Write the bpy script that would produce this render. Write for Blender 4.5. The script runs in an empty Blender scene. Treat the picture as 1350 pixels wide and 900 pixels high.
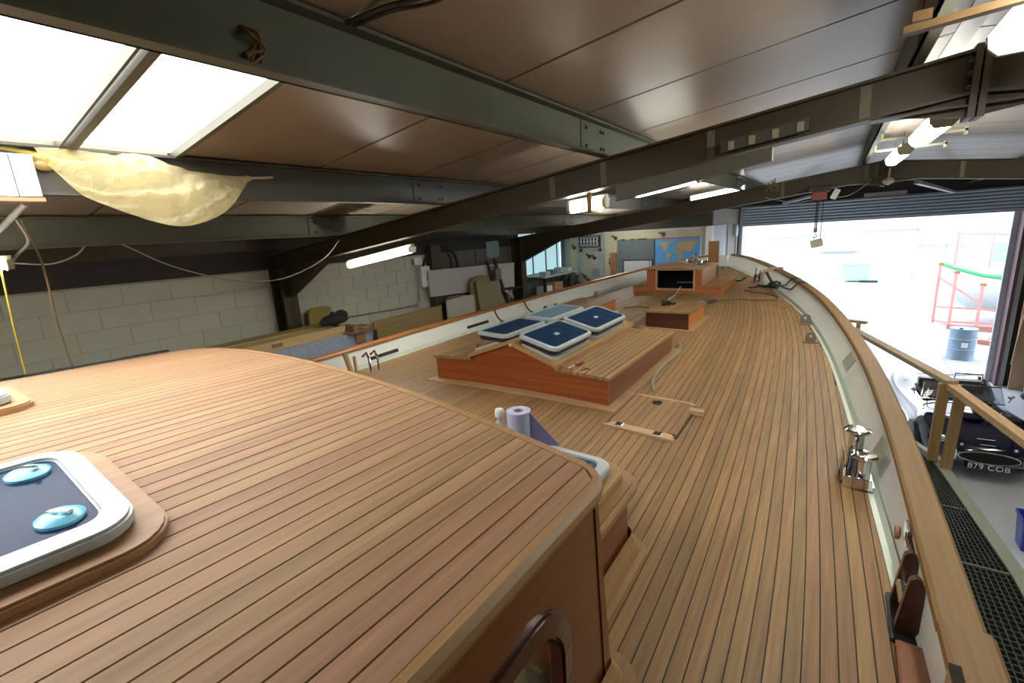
import bpy, bmesh, math, random
from mathutils import Vector, Matrix, Euler
from math import pi, sin, cos, radians

random.seed(7)
SC = bpy.context.scene
COL = SC.collection
FLOOR = -4.2          # authored with the eye at the origin; everything is lifted so that the floor is z = 0

# ------------------------------------------------------------------ camera, sky, exposure
cam_data = bpy.data.cameras.new('camera')
cam = bpy.data.objects.new('camera', cam_data)
COL.objects.link(cam)
cam_data.sensor_width = 36.0
cam_data.lens = 16.063
cam_data.clip_start = 0.02
cam_data.clip_end = 400
_rx = Vector((0.82167988, 0.56659737, -0.06172184))     # camera right
_dn = Vector((0.0796383, -0.22136828, -0.97193304))     # camera down
_fw = Vector((-0.56435796, 0.7937024, -0.22701671))     # camera forward
_m = Matrix(((_rx.x, -_dn.x, -_fw.x), (_rx.y, -_dn.y, -_fw.y), (_rx.z, -_dn.z, -_fw.z)))
cam.rotation_euler = _m.to_euler()
cam.location = (0, 0, 0)
SC.camera = cam

world = bpy.data.worlds.new('sky')
SC.world = world
world.use_nodes = True
_bg = world.node_tree.nodes['Background']
_bg.inputs['Color'].default_value = (0.83, 0.91, 1.0, 1)
_bg.inputs['Strength'].default_value = 5.2

SC.view_settings.view_transform = 'Standard'
SC.view_settings.look = 'None'
SC.view_settings.exposure = 0.0
SC.view_settings.gamma = 1.0
SC.view_settings.use_curve_mapping = False

SKYLIGHT = 8.0       # brightness of the translucent roof sheets
LAMP = 45.0           # brightness of the fluorescent tubes

# ------------------------------------------------------------------ materials
MATS = {}

def _nodes(name):
    m = bpy.data.materials.new(name)
    m.use_nodes = True
    nt = m.node_tree
    return m, nt, nt.nodes['Principled BSDF']

def _mix(nt, fac, a, b):
    n = nt.nodes.new('ShaderNodeMix')
    n.data_type = 'RGBA'
    for s, v in ((0, fac), (6, a), (7, b)):
        if hasattr(v, 'is_output'):
            nt.links.new(v, n.inputs[s])
        elif s == 0:
            n.inputs[s].default_value = v
        else:
            n.inputs[s].default_value = (*v, 1) if len(v) == 3 else v
    return n.outputs[2]

def plain(name, col, rough=0.6, metal=0.0, var=0.18, scale=6.0, bump=0.0, bscale=60.0, rnd=0.0, dirt=None, dirt_amt=0.5, stretch=(1, 1, 1), coat=0.0):
    if name in MATS: return MATS[name]
    m, nt, b = _nodes(name)
    tc = nt.nodes.new('ShaderNodeTexCoord')
    mp = nt.nodes.new('ShaderNodeMapping'); mp.inputs['Scale'].default_value = stretch
    nt.links.new(tc.outputs['Object'], mp.inputs['Vector'])
    nz = nt.nodes.new('ShaderNodeTexNoise'); nz.inputs['Scale'].default_value = scale; nz.inputs['Detail'].default_value = 5
    nt.links.new(mp.outputs[0], nz.inputs['Vector'])
    lo = tuple(max(0, c * (1 - var)) for c in col); hi = tuple(min(1, c * (1 + var)) for c in col)
    out = _mix(nt, nz.outputs['Fac'], lo, hi)
    if dirt:
        n2 = nt.nodes.new('ShaderNodeTexNoise'); n2.inputs['Scale'].default_value = scale * 0.6; n2.inputs['Detail'].default_value = 8
        nt.links.new(mp.outputs[0], n2.inputs['Vector'])
        mr = nt.nodes.new('ShaderNodeMapRange'); mr.inputs[1].default_value = 0.5; mr.inputs[2].default_value = 0.75; mr.inputs[4].default_value = dirt_amt
        nt.links.new(n2.outputs['Fac'], mr.inputs[0])
        out = _mix(nt, mr.outputs[0], out, dirt)
    if rnd:
        oi = nt.nodes.new('ShaderNodeObjectInfo')
        mr = nt.nodes.new('ShaderNodeMapRange'); mr.inputs[3].default_value = 1 - rnd; mr.inputs[4].default_value = 1 + rnd
        nt.links.new(oi.outputs['Random'], mr.inputs[0])
        vm = nt.nodes.new('ShaderNodeVectorMath'); vm.operation = 'SCALE'
        nt.links.new(out, vm.inputs[0]); nt.links.new(mr.outputs[0], vm.inputs['Scale'])
        out = vm.outputs[0]
    nt.links.new(out, b.inputs['Base Color'])
    b.inputs['Roughness'].default_value = rough
    b.inputs['Metallic'].default_value = metal
    b.inputs['Coat Weight'].default_value = coat
    if bump:
        bn = nt.nodes.new('ShaderNodeTexNoise'); bn.inputs['Scale'].default_value = bscale; bn.inputs['Detail'].default_value = 4
        nt.links.new(mp.outputs[0], bn.inputs['Vector'])
        bp = nt.nodes.new('ShaderNodeBump'); bp.inputs['Strength'].default_value = bump; bp.inputs['Distance'].default_value = 0.01
        nt.links.new(bn.outputs['Fac'], bp.inputs['Height']); nt.links.new(bp.outputs[0], b.inputs['Normal'])
    MATS[name] = m
    return m

def wood(name, light, dark, axis='Y', rough=0.5, rnd=0.16, grain=1.0, coat=0.0):
    """Grain stretched along one axis, each board its own tone."""
    if name in MATS: return MATS[name]
    m, nt, b = _nodes(name)
    tc = nt.nodes.new('ShaderNodeTexCoord')
    oi = nt.nodes.new('ShaderNodeObjectInfo')
    off = nt.nodes.new('ShaderNodeVectorMath'); off.operation = 'SCALE'; off.inputs[0].default_value = (37.0, 91.0, 53.0)
    nt.links.new(oi.outputs['Random'], off.inputs['Scale'])
    ad = nt.nodes.new('ShaderNodeVectorMath'); ad.operation = 'ADD'
    nt.links.new(tc.outputs['Object'], ad.inputs[0]); nt.links.new(off.outputs[0], ad.inputs[1])
    mp = nt.nodes.new('ShaderNodeMapping')
    s = [46.0 * grain, 46.0 * grain, 46.0 * grain]; s['XYZ'.index(axis)] = 1.6 * grain
    mp.inputs['Scale'].default_value = s
    nt.links.new(ad.outputs[0], mp.inputs['Vector'])
    nz = nt.nodes.new('ShaderNodeTexNoise'); nz.inputs['Scale'].default_value = 1.0; nz.inputs['Detail'].default_value = 6; nz.inputs['Roughness'].default_value = 0.65
    nt.links.new(mp.outputs[0], nz.inputs['Vector'])
    mr0 = nt.nodes.new('ShaderNodeMapRange'); mr0.inputs[1].default_value = 0.3; mr0.inputs[2].default_value = 0.7
    nt.links.new(nz.outputs['Fac'], mr0.inputs[0])
    out = _mix(nt, mr0.outputs[0], dark, light)
    if rnd:
        wn = nt.nodes.new('ShaderNodeTexWhiteNoise'); wn.noise_dimensions = '1D'
        nt.links.new(oi.outputs['Random'], wn.inputs['W'])
        hv = nt.nodes.new('ShaderNodeHueSaturation')
        mv = nt.nodes.new('ShaderNodeMapRange'); mv.inputs[3].default_value = 1 - rnd; mv.inputs[4].default_value = 1 + rnd
        nt.links.new(oi.outputs['Random'], mv.inputs[0]); nt.links.new(mv.outputs[0], hv.inputs['Value'])
        mh = nt.nodes.new('ShaderNodeMapRange'); mh.inputs[3].default_value = 0.49; mh.inputs[4].default_value = 0.507
        nt.links.new(wn.outputs['Value'], mh.inputs[0]); nt.links.new(mh.outputs[0], hv.inputs['Hue'])
        nt.links.new(out, hv.inputs['Color'])
        out = hv.outputs[0]
    nt.links.new(out, b.inputs['Base Color'])
    b.inputs['Roughness'].default_value = rough
    b.inputs['Coat Weight'].default_value = coat
    b.inputs['Coat Roughness'].default_value = 0.15
    bp = nt.nodes.new('ShaderNodeBump'); bp.inputs['Strength'].default_value = 0.12; bp.inputs['Distance'].default_value = 0.003
    nt.links.new(nz.outputs['Fac'], bp.inputs['Height']); nt.links.new(bp.outputs[0], b.inputs['Normal'])
    MATS[name] = m
    return m

def emit(name, col, strength):
    if name in MATS: return MATS[name]
    m, nt, b = _nodes(name)
    b.inputs['Base Color'].default_value = (*col, 1)
    b.inputs['Emission Color'].default_value = (*col, 1)
    b.inputs['Emission Strength'].default_value = strength
    b.inputs['Roughness'].default_value = 0.5
    MATS[name] = m
    return m

def clear(name, col, rough=0.05, alpha=0.35, tcol=(1, 1, 1), spec=0.5):
    """A glossy coloured sheet that lets part of the light straight through."""
    if name in MATS: return MATS[name]
    m, nt, b = _nodes(name)
    b.inputs['Base Color'].default_value = (*col, 1)
    b.inputs['Roughness'].default_value = rough; b.inputs['Specular IOR Level'].default_value = spec
    tr = nt.nodes.new('ShaderNodeBsdfTransparent'); tr.inputs['Color'].default_value = (*tcol, 1)
    mx = nt.nodes.new('ShaderNodeMixShader'); mx.inputs[0].default_value = 1 - alpha
    nt.links.new(b.outputs[0], mx.inputs[1]); nt.links.new(tr.outputs[0], mx.inputs[2])
    nt.links.new(mx.outputs[0], nt.nodes['Material Output'].inputs['Surface'])
    MATS[name] = m
    return m

def film(name, col):
    """Thin plastic film: light shines through it diffusely."""
    if name in MATS: return MATS[name]
    m, nt, b = _nodes(name)
    b.inputs['Base Color'].default_value = (*col, 1); b.inputs['Roughness'].default_value = 0.25
    tc = nt.nodes.new('ShaderNodeTexCoord')
    nz = nt.nodes.new('ShaderNodeTexNoise'); nz.inputs['Scale'].default_value = 14; nz.inputs['Detail'].default_value = 5; nz.inputs['Distortion'].default_value = 1.2
    nt.links.new(tc.outputs['Object'], nz.inputs['Vector'])
    bp = nt.nodes.new('ShaderNodeBump'); bp.inputs['Strength'].default_value = 0.8; bp.inputs['Distance'].default_value = 0.03
    nt.links.new(nz.outputs['Fac'], bp.inputs['Height'])
    tl = nt.nodes.new('ShaderNodeBsdfTranslucent'); tl.inputs['Color'].default_value = (*col, 1)
    tr = nt.nodes.new('ShaderNodeBsdfTransparent'); tr.inputs['Color'].default_value = (1, .97, .85, 1)
    nt.links.new(bp.outputs[0], b.inputs['Normal']); nt.links.new(bp.outputs[0], tl.inputs['Normal'])
    m1 = nt.nodes.new('ShaderNodeMixShader'); m1.inputs[0].default_value = 0.6
    m2 = nt.nodes.new('ShaderNodeMixShader'); m2.inputs[0].default_value = 0.34
    nt.links.new(b.outputs[0], m1.inputs[1]); nt.links.new(tl.outputs[0], m1.inputs[2])
    nt.links.new(m1.outputs[0], m2.inputs[1]); nt.links.new(tr.outputs[0], m2.inputs[2])
    nt.links.new(m2.outputs[0], nt.nodes['Material Output'].inputs['Surface'])
    MATS[name] = m
    return m

TEAK = wood('teak_planking', (0.365, 0.222, 0.090), (0.205, 0.117, 0.043), 'Y', 0.55, 0.13)
TEAK_ROOF = wood('teak_roof_planking', (0.375, 0.228, 0.118), (0.225, 0.130, 0.062), 'Y', 0.62, 0.075)
TEAK_X = wood('teak_cross_grain', (0.47, 0.30, 0.15), (0.32, 0.19, 0.09), 'X', 0.5, 0.06)
TEAK_EDGE = wood('teak_margin', (0.40, 0.245, 0.105), (0.28, 0.16, 0.062), 'Y', 0.5, 0.06)
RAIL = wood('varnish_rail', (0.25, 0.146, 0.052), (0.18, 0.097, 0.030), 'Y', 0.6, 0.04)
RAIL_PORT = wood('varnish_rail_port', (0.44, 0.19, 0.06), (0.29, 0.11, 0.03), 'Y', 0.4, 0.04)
MAHOG = wood('mahogany', (0.31, 0.080, 0.015), (0.16, 0.032, 0.005), 'X', 0.32, 0.05, 0.7, 0.3)
MAHOG_Y = wood('mahogany_lengthwise', (0.215, 0.064, 0.014), (0.115, 0.028, 0.006), 'Y', 0.32, 0.05, 0.7, 0.3)
MAHOG_DARK = wood('mahogany_dark', (0.10, 0.028, 0.012), (0.05, 0.012, 0.006), 'X', 0.35, 0.0, 0.7, 0.3)
COMPWOOD = wood('companion_mahogany', (0.50, 0.19, 0.04), (0.34, 0.11, 0.02), 'X', 0.35, 0.03, 0.7, 0.2)
TRIMWOOD = wood('pale_trim', (0.60, 0.42, 0.24), (0.46, 0.29, 0.15), 'X', 0.5, 0.03)
PINE = wood('pine', (0.52, 0.35, 0.15), (0.36, 0.22, 0.085), 'Z', 0.6, 0.08)
PINE_Y = wood('pine_lengthwise', (0.50, 0.36, 0.18), (0.36, 0.23, 0.10), 'Y', 0.6, 0.08)
PINE_X = wood('pine_crosswise', (0.40, 0.27, 0.10), (0.24, 0.145, 0.05), 'X', 0.6, 0.08)
PLY = wood('plywood', (0.42, 0.31, 0.12), (0.31, 0.215, 0.075), 'Y', 0.6, 0.05, 0.5)
BROWNBOARD = wood('brown_board', (0.30, 0.15, 0.065), (0.22, 0.10, 0.04), 'Z', 0.6, 0.03)
CAULK = plain('caulk', (0.022, 0.020, 0.018), 0.7, var=0.1)
WHITE_PAINT = plain('bulwark_white', (0.68, 0.71, 0.67), 0.42, var=0.04, scale=3, dirt=(0.36, 0.37, 0.33), dirt_amt=0.35)
WATERWAY = plain('waterway_green', (0.56, 0.63, 0.55), 0.4, var=0.08, scale=9)
HULLP = plain('hull_primer', (0.62, 0.63, 0.60), 0.5, var=0.06)
ALU = plain('brushed_alu', (0.62, 0.66, 0.68), 0.35, 0.55, var=0.06)
ALU_WHITE = plain('film_wrapped_frame', (0.42, 0.47, 0.49), 0.35, 0.1, var=0.05)
CHROME = plain('chrome', (0.72, 0.73, 0.75), 0.08, 1.0, var=0.03)
ACRYL = clear('tinted_acrylic', (0.022, 0.055, 0.125), 0.16, 0.62, (0.45, 0.6, 0.75), 0.09)
ACRYL_PALE = clear('pale_acrylic', (0.22, 0.36, 0.44), 0.08, 0.8, (0.6, 0.8, 0.9))
BLUE_DISC = plain('blue_plastic_disc', (0.20, 0.62, 0.95), 0.2, 0.0, var=0.3, scale=40)  # blue of the hatch lock discs
BLACK = plain('black_rubber', (0.014, 0.014, 0.015), 0.5, var=0.2)
HOLE_SHADE = plain('cavity_shade', (0.010, 0.009, 0.008), 0.9, var=0.1)  # near-black colour standing in for the shade inside openings
STEEL_OLIVE = plain('purlin_olive', (0.085, 0.092, 0.060), 0.55, 0.0, var=0.15, scale=5, dirt=(0.06, 0.040, 0.025), dirt_amt=0.6, stretch=(1, 0.6, 1))
STEEL_GREY = plain('purlin_grey', (0.07, 0.07, 0.063), 0.5, 0.2, var=0.12, scale=5)
STEEL_BROWN = plain('frame_brown', (0.050, 0.036, 0.015), 0.5, var=0.2, scale=3)
PATCH = plain('grey_paint_patch', (0.15, 0.145, 0.10), 0.7, var=0.15)
CEIL = plain('ceiling_board', (0.275, 0.222, 0.168), 0.40, var=0.06, scale=2.2, stretch=(0.6, 4, 1), rnd=0.05)
SEAMSTRIP = plain('seam_strip', (0.07, 0.055, 0.04), 0.7)
BLOCK = plain('painted_block', (0.53, 0.525, 0.43), 0.75, var=0.07, scale=9, bump=0.35, bscale=70, rnd=0.03)
MORTAR = plain('painted_mortar', (0.38, 0.37, 0.30), 0.85, var=0.1)
DARKCLAD = plain('dark_cladding', (0.030, 0.026, 0.021), 0.7, var=0.2)
GREYCLAD = plain('grey_boarding', (0.14, 0.13, 0.12), 0.7, var=0.15, scale=3)
CONCRETE = plain('floor_concrete', (0.62, 0.64, 0.69), 0.32, var=0.08, scale=1.4, dirt=(0.42, 0.43, 0.46), dirt_amt=0.3)
YARD = plain('yard_concrete', (0.46, 0.47, 0.47), 0.7, var=0.06, scale=0.7)
GRAVEL = plain('gravel', (0.36, 0.36, 0.36), 0.85, var=0.5, scale=16, bump=0.8, bscale=30)
WHITEBOX = plain('white_board', (0.78, 0.79, 0.80), 0.5, var=0.03)
SHUTTER = plain('shutter_steel', (0.40, 0.46, 0.52), 0.30, 0.75, var=0.06, scale=3)
PURPLE_STEEL = plain('jamb_maroon', (0.105, 0.055, 0.065), 0.5)
JAMB_GREY = plain('jamb_grey', (0.42, 0.44, 0.47), 0.5)
CARD = plain('cardboard', (0.44, 0.27, 0.14), 0.8, var=0.06)
GREYB = plain('grey_white_panel', (0.48, 0.47, 0.45), 0.6, var=0.05)
WHITEP = plain('white_plastic', (0.75, 0.76, 0.76), 0.35, var=0.03)
FOAM = plain('blue_grey_foam', (0.25, 0.29, 0.36), 0.8, var=0.35, scale=22)
YELLOWROPE = plain('yellow_rope', (0.55, 0.40, 0.05), 0.7)
BROWNROPE = plain('brown_rope', (0.20, 0.13, 0.06), 0.8)
GREYCABLE = plain('grey_cable', (0.32, 0.30, 0.26), 0.6)
GOLDOLIVE = plain('olive_cushion', (0.30, 0.235, 0.055), 0.7, var=0.1)
NAVY = plain('navy_car_paint', (0.006, 0.007, 0.028), 0.10, 0.0, var=0.05, coat=1.0)
TUBE = emit('fluorescent_diffuser', (1.0, 0.97, 0.87), LAMP)
PANE = emit('translucent_roof_sheet', (1.0, 0.98, 0.955), SKYLIGHT)
HOUSING = plain('lamp_housing', (0.42, 0.40, 0.27), 0.5, var=0.1)

# ------------------------------------------------------------------ mesh helpers
WLOC = {}

class MB:
    def __init__(s): s.v, s.f, s.mi = [], [], []
    def add(s, vs, fs, mi=0):
        o = len(s.v); s.v += [Vector(v) for v in vs]
        for f in fs: s.f.append([o + i for i in f]); s.mi.append(mi)
        return s
    def box(s, x0, x1, y0, y1, z0, z1, mi=0):
        return s.hexa([(x0, y0, z0), (x1, y0, z0), (x1, y1, z0), (x0, y1, z0), (x0, y0, z1), (x1, y0, z1), (x1, y1, z1), (x0, y1, z1)], mi)
    def hexa(s, p, mi=0):
        return s.add(p, [(0, 3, 2, 1), (4, 5, 6, 7), (0, 1, 5, 4), (1, 2, 6, 5), (2, 3, 7, 6), (3, 0, 4, 7)], mi)
    def obox(s, c, d, rot=(0, 0, 0), mi=0):
        R = Euler(rot).to_matrix(); c = Vector(c); h = Vector(d) / 2
        p = [c + R @ Vector((sx * h.x, sy * h.y, sz * h.z)) for sz in (-1, 1) for sx, sy in ((-1, -1), (1, -1), (1, 1), (-1, 1))]
        return s.hexa(p, mi)
    def bar(s, a, b, w, h, up=(0, 0, 1), mi=0):
        a, b = Vector(a), Vector(b); d = (b - a).normalized(); u = Vector(up)
        r = d.cross(u)
        if r.length < 1e-4: r = d.cross(Vector((1, 0, 0)))
        r.normalize(); u = r.cross(d).normalized()
        p = [q + r * (sx * w / 2) + u * (sz * h / 2) for q in (a, b) for sx, sz in ((-1, -1), (1, -1), (1, 1), (-1, 1))]
        return s.add(p, [(0, 1, 2, 3), (7, 6, 5, 4), (0, 4, 5, 1), (1, 5, 6, 2), (2, 6, 7, 3), (3, 7, 4, 0)], mi)
    def loft(s, rings, caps=True, mi=0, closed=True):
        n = len(rings[0]); vs = [v for r in rings for v in r]; fs = []
        for i in range(len(rings) - 1):
            for j in range(n if closed else n - 1):
                k = (j + 1) % n
                fs.append((i * n + j, i * n + k, (i + 1) * n + k, (i + 1) * n + j))
        if caps and closed:
            fs.append(tuple(reversed(range(n)))); fs.append(tuple((len(rings) - 1) * n + j for j in range(n)))
        return s.add(vs, fs, mi)
    def tube(s, pts, r, n=8, mi=0):
        pts = [Vector(p) for p in pts]; rings = []; prev = None
        for i, p in enumerate(pts):
            d = (pts[min(i + 1, len(pts) - 1)] - pts[max(i - 1, 0)]).normalized()
            if prev is None:
                a = d.cross(Vector((0, 0, 1)));
                if a.length < 1e-3: a = d.cross(Vector((1, 0, 0)))
            else:
                a = prev - d * prev.dot(d)
                if a.length < 1e-4: a = d.cross(Vector((0, 0, 1)))
            a.normalize(); prev = a; b = d.cross(a); rr = r[i] if isinstance(r, (list, tuple)) else r
            rings.append([p + a * (rr * cos(2 * pi * k / n)) + b * (rr * sin(2 * pi * k / n)) for k in range(n)])
        return s.loft(rings, True, mi)
    def cyl(s, a, b, r, n=16, mi=0, r2=None):
        return s.tube([a, b], [r, r if r2 is None else r2], n, mi)
    def lathe(s, prof, c=(0, 0, 0), n=20, mi=0, R=None):
        R = R or Matrix.Identity(3); c = Vector(c)
        rings = [[c + R @ Vector((max(r, 1e-4) * cos(2 * pi * k / n), max(r, 1e-4) * sin(2 * pi * k / n), z)) for k in range(n)] for r, z in prof]
        return s.loft(rings, True, mi)
    def prism(s, poly, vec, mi=0):
        vec = Vector(vec); p = [Vector(q) for q in poly]
        return s.loft([p, [q + vec for q in p]], True, mi)
    def sphere(s, c, r, n=12, m=8, mi=0, sc=(1, 1, 1)):
        c = Vector(c); rings = []
        for i in range(m + 1):
            t = -pi / 2 + pi * i / m
            rings.append([c + Vector((r * sc[0] * cos(t) * cos(2 * pi * k / n) or 0, r * sc[1] * cos(t) * sin(2 * pi * k / n), r * sc[2] * sin(t))) for k in range(n)])
        return s.loft(rings, True, mi)
    def ringplate(s, outer, inner, vec, mi=0):
        """Plate with a hole: outer and inner loops of equal length, extruded by vec."""
        n = len(outer); vec = Vector(vec)
        o = [Vector(p) for p in outer]; i = [Vector(p) for p in inner]
        vs = o + i + [p + vec for p in o] + [p + vec for p in i]; fs = []
        for k in range(n):
            q = (k + 1) % n
            fs += [(k, n + k, n + q, q), (2 * n + k, 2 * n + q, 3 * n + q, 3 * n + k), (k, q, 2 * n + q, 2 * n + k), (n + k, 3 * n + k, 3 * n + q, n + q)]
        return s.add(vs, fs, mi)
    def build(s, name, mats, parent=None, smooth=0, bev=0.0, seg=2, loc=None):
        me = bpy.data.meshes.new(name)
        base = WLOC[parent.name] if parent is not None else Vector(loc if loc is not None else (0, 0, 0))
        bm = bmesh.new()
        vv = [bm.verts.new(v - base) for v in s.v]
        for f, mi in zip(s.f, s.mi):
            try:
                fc = bm.faces.new([vv[i] for i in f]); fc.material_index = mi
            except ValueError: pass
        bmesh.ops.recalc_face_normals(bm, faces=bm.faces)
        if bev:
            es = [e for e in bm.edges if len(e.link_faces) == 2 and e.calc_face_angle(0) > 0.5]
            bmesh.ops.bevel(bm, geom=es, offset=bev, segments=seg, affect='EDGES', clamp_overlap=True)
        bm.to_mesh(me); bm.free()
        if not isinstance(mats, (list, tuple)): mats = [mats]
        for m in mats: me.materials.append(m)
        if smooth:
            me.polygons.foreach_set('use_smooth', [True] * len(me.polygons))
            me.set_sharp_from_angle(angle=radians(smooth))
        o = bpy.data.objects.new(name, me); COL.objects.link(o)
        if parent is not None: o.parent = parent
        else: o.location = base
        WLOC[o.name] = base
        return o

def tag(o, label=None, cat=None, group=None, kind=None):
    if label: o['label'] = label
    if cat: o['category'] = cat
    if group: o['group'] = group
    if kind: o['kind'] = kind
    return o

def thing(name, label, cat, loc, group=None, kind=None):
    o = bpy.data.objects.new(name, None); COL.objects.link(o)
    o.location = loc; WLOC[o.name] = Vector(loc); o.empty_display_size = 0.1
    return tag(o, label, cat, group, kind)

def lone(name, label, cat, mb, mats, group=None, smooth=0, bev=0.0, kind=None, seg=2):
    c = [sum(v[i] for v in mb.v) / len(mb.v) for i in range(3)]; c[2] = min(v[2] for v in mb.v)
    return tag(mb.build(name, mats, None, smooth, bev, seg, c), label, cat, group, kind)

def struct(name, mb, mats, label=None, smooth=0, loc=(0, 0, 0)):
    return tag(mb.build(name, mats, None, smooth, 0, 2, loc), label, None, None, 'structure')

def sempty(name, label=None, loc=(0, 0, 0)):
    return thing(name, label, None, loc, None, 'structure')

def lerp(x, xs, ys):
    if x <= xs[0]: return ys[0]
    for i in range(len(xs) - 1):
        if x <= xs[i + 1]:
            t = (x - xs[i]) / (xs[i + 1] - xs[i]); return ys[i] + t * (ys[i + 1] - ys[i])
    return ys[-1]

def smooth_curve(pts, n=8):
    """Catmull-Rom through the points."""
    P = [Vector(p) for p in pts]; P = [P[0] * 2 - P[1]] + P + [P[-1] * 2 - P[-2]]; out = []
    for i in range(1, len(P) - 2):
        for k in range(n):
            t = k / n
            out.append(0.5 * ((2 * P[i]) + (P[i + 1] - P[i - 1]) * t + (2 * P[i - 1] - 5 * P[i] + 4 * P[i + 1] - P[i + 2]) * t * t + (3 * P[i] - P[i - 1] - 3 * P[i + 1] + P[i + 2]) * t ** 3))
    out.append(P[-2]); return out

def rrect(u0, u1, v0, v1, r, n=6):
    """Rounded rectangle in 2-D, counter-clockwise."""
    out = []
    for cu, cv, a0 in ((u1 - r, v0 + r, -pi / 2), (u1 - r, v1 - r, 0), (u0 + r, v1 - r, pi / 2), (u0 + r, v0 + r, pi)):
        for k in range(n + 1):
            a = a0 + pi / 2 * k / n; out.append((cu + r * cos(a), cv + r * sin(a)))
    return out

# ------------------------------------------------------------------ building shell
XL, XR, YB, YF = -6.2, 7.2, -7.0, 15.0          # walls
APEX = 0.5
def roof_in(x):                                   # underside of the roof sheets
    return 0.945 - 0.12 * abs(x - APEX)
def raft_top(x):
    return 0.72 - 0.12 * abs(x - APEX)

struct('floor', MB().box(XL, XR, YB, YF + 0.2, FLOOR - 0.2, FLOOR), CONCRETE, 'smooth pale grey workshop floor')
struct('ground', MB().box(-40, 60, YF + 0.2, 90, FLOOR - 0.2, FLOOR - 0.01), YARD, 'pale concrete yard beyond the roller door')
struct('gravel_ground', MB().prism([(2.75, 15.4, FLOOR - 0.02), (9, 15.4, FLOOR - 0.02), (14, 27, FLOOR - 0.02), (3.0, 27, FLOOR - 0.02)], (0, 0, 0.03)), GRAVEL, 'grey gravel patch beside the yard')

# left wall: painted concrete blocks, then dark timber boarding beyond the second post
wl = struct('wall_left', MB().box(XL - 0.25, XL - 0.006, YB, 6.25, FLOOR, -0.24), MORTAR, 'cream painted block wall on the left')
BW, BH = 0.444, 0.2125
full = MB().box(0, 0.03, 0.003, BW - 0.003, 0.002, BH - 0.002).build('block', BLOCK, wl, 0, 0.003, 1); fm = full.data
first = True
for c in range(9):
    z = -0.27 - (c + 1) * BH
    y = -3.264 - (BW / 2 if c % 2 else 0)
    while y < 6.15:
        if first: o = full; first = False
        else:
            o = bpy.data.objects.new('block', fm); COL.objects.link(o); o.parent = wl
        o.location = (XL - 0.03 + random.uniform(-0.002, 0.003), y, z)
        y += BW
wd = struct('wall_left_boarding', MB().box(XL - 0.25, XL - 0.03, 6.25, 9.2, FLOOR, 0.1), DARKCLAD, 'dark timber boarding on the left wall beyond the second post')
y = 6.42
while y < 9.1:
    MB().box(XL - 0.03, XL - 0.008, y, y + 0.58, -2.0, -0.16).build('board', GREYCLAD, wd); y += 0.6
struct('trim_1', MB().box(XL - 0.25, XL + 0.02, YB, 9.2, -0.25, 0.15), DARKCLAD, 'dark strip above the block wall')  # dark strip filling the band between wall top and eaves
struct('wall_right', MB().box(XR, XR + 0.25, YB, YF, FLOOR, 0.15), BLOCK, 'right wall of the workshop')
struct('wall_front', MB().prism([(XL, YB, FLOOR), (XR, YB, FLOOR), (XR, YB, roof_in(XR)), (APEX, YB, roof_in(APEX)), (XL, YB, roof_in(XL))], (0, -0.25, 0)), BLOCK, 'gable wall behind the wheelhouse')
# gable wall with the roller door
DX0, DX1, DZ = -2.26, 3.40, 0.22
wb = MB()
wb.box(DX1 + 0.12, XR, YF, YF + 0.25, FLOOR, DZ)
wb.prism([(XL, YF, DZ), (XR, YF, DZ), (XR, YF, roof_in(XR)), (APEX, YF, roof_in(APEX)), (XL, YF, roof_in(XL))], (0, 0.25, 0))
wb.box(XL, DX0, YF, YF + 0.25, FLOOR, DZ)
struct('wall_back', wb, DARKCLAD, 'dark gable wall around the roller door')

# ceiling: boards between the purlins, one strip every 0.885 m, dark seams between them
ce = MB()
for sx, x1 in ((-1, XL - 0.2), (1, XR + 0.2)):
    ce.add([(APEX, 1.19 if sx < 0 else YB, 0.985), (APEX, YF + 0.3, 0.985), (x1, YF + 0.3, roof_in(x1) + 0.04), (x1, 1.19 if sx < 0 else YB, roof_in(x1) + 0.04)], [(0, 1, 2, 3)])
for xa, xb in ((APEX, -1.42), (-3.0, XL - 0.2)):
    ce.add([(xa, YB, roof_in(xa) + 0.04), (xa, 1.19, roof_in(xa) + 0.04), (xb, 1.19, roof_in(xb) + 0.04), (xb, YB, roof_in(xb) + 0.04)], [(0, 1, 2, 3)])
ceiling = struct('ceiling', ce, SEAMSTRIP, 'low pitched ceiling of brownish boards')
def ceil_panel(xa, xb, y0, y1):
    p = [(xa, y0, roof_in(xa)), (xb, y0, roof_in(xb)), (xb, y1, roof_in(xb)), (xa, y1, roof_in(xa))]
    m = MB(); m.prism(p, (0, 0, 0.02)); m.build('panel', CEIL, ceiling)
SKY_B = 1.16
k = -8
while True:
    y0 = 0.245 + 0.885 * k; y1 = y0 + 0.885; k += 1
    if y0 > YF: break
    ya, yb = y0 + 0.010, min(y1 - 0.010, YF)
    if y1 <= SKY_B + 0.1:
        ceil_panel(APEX - 0.01, -1.44, ya, yb); ceil_panel(-2.98, XL, ya, yb)
    else:
        ceil_panel(APEX - 0.01, XL, ya, yb)
    ceil_panel(APEX + 0.01, XR, ya, yb)
_b = MB(); _b.box(APEX - .05, APEX + .05, YB, YF, roof_in(APEX) - .012, roof_in(APEX) + .03); struct('trim_2', _b, CEIL, 'ridge capping board')
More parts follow.
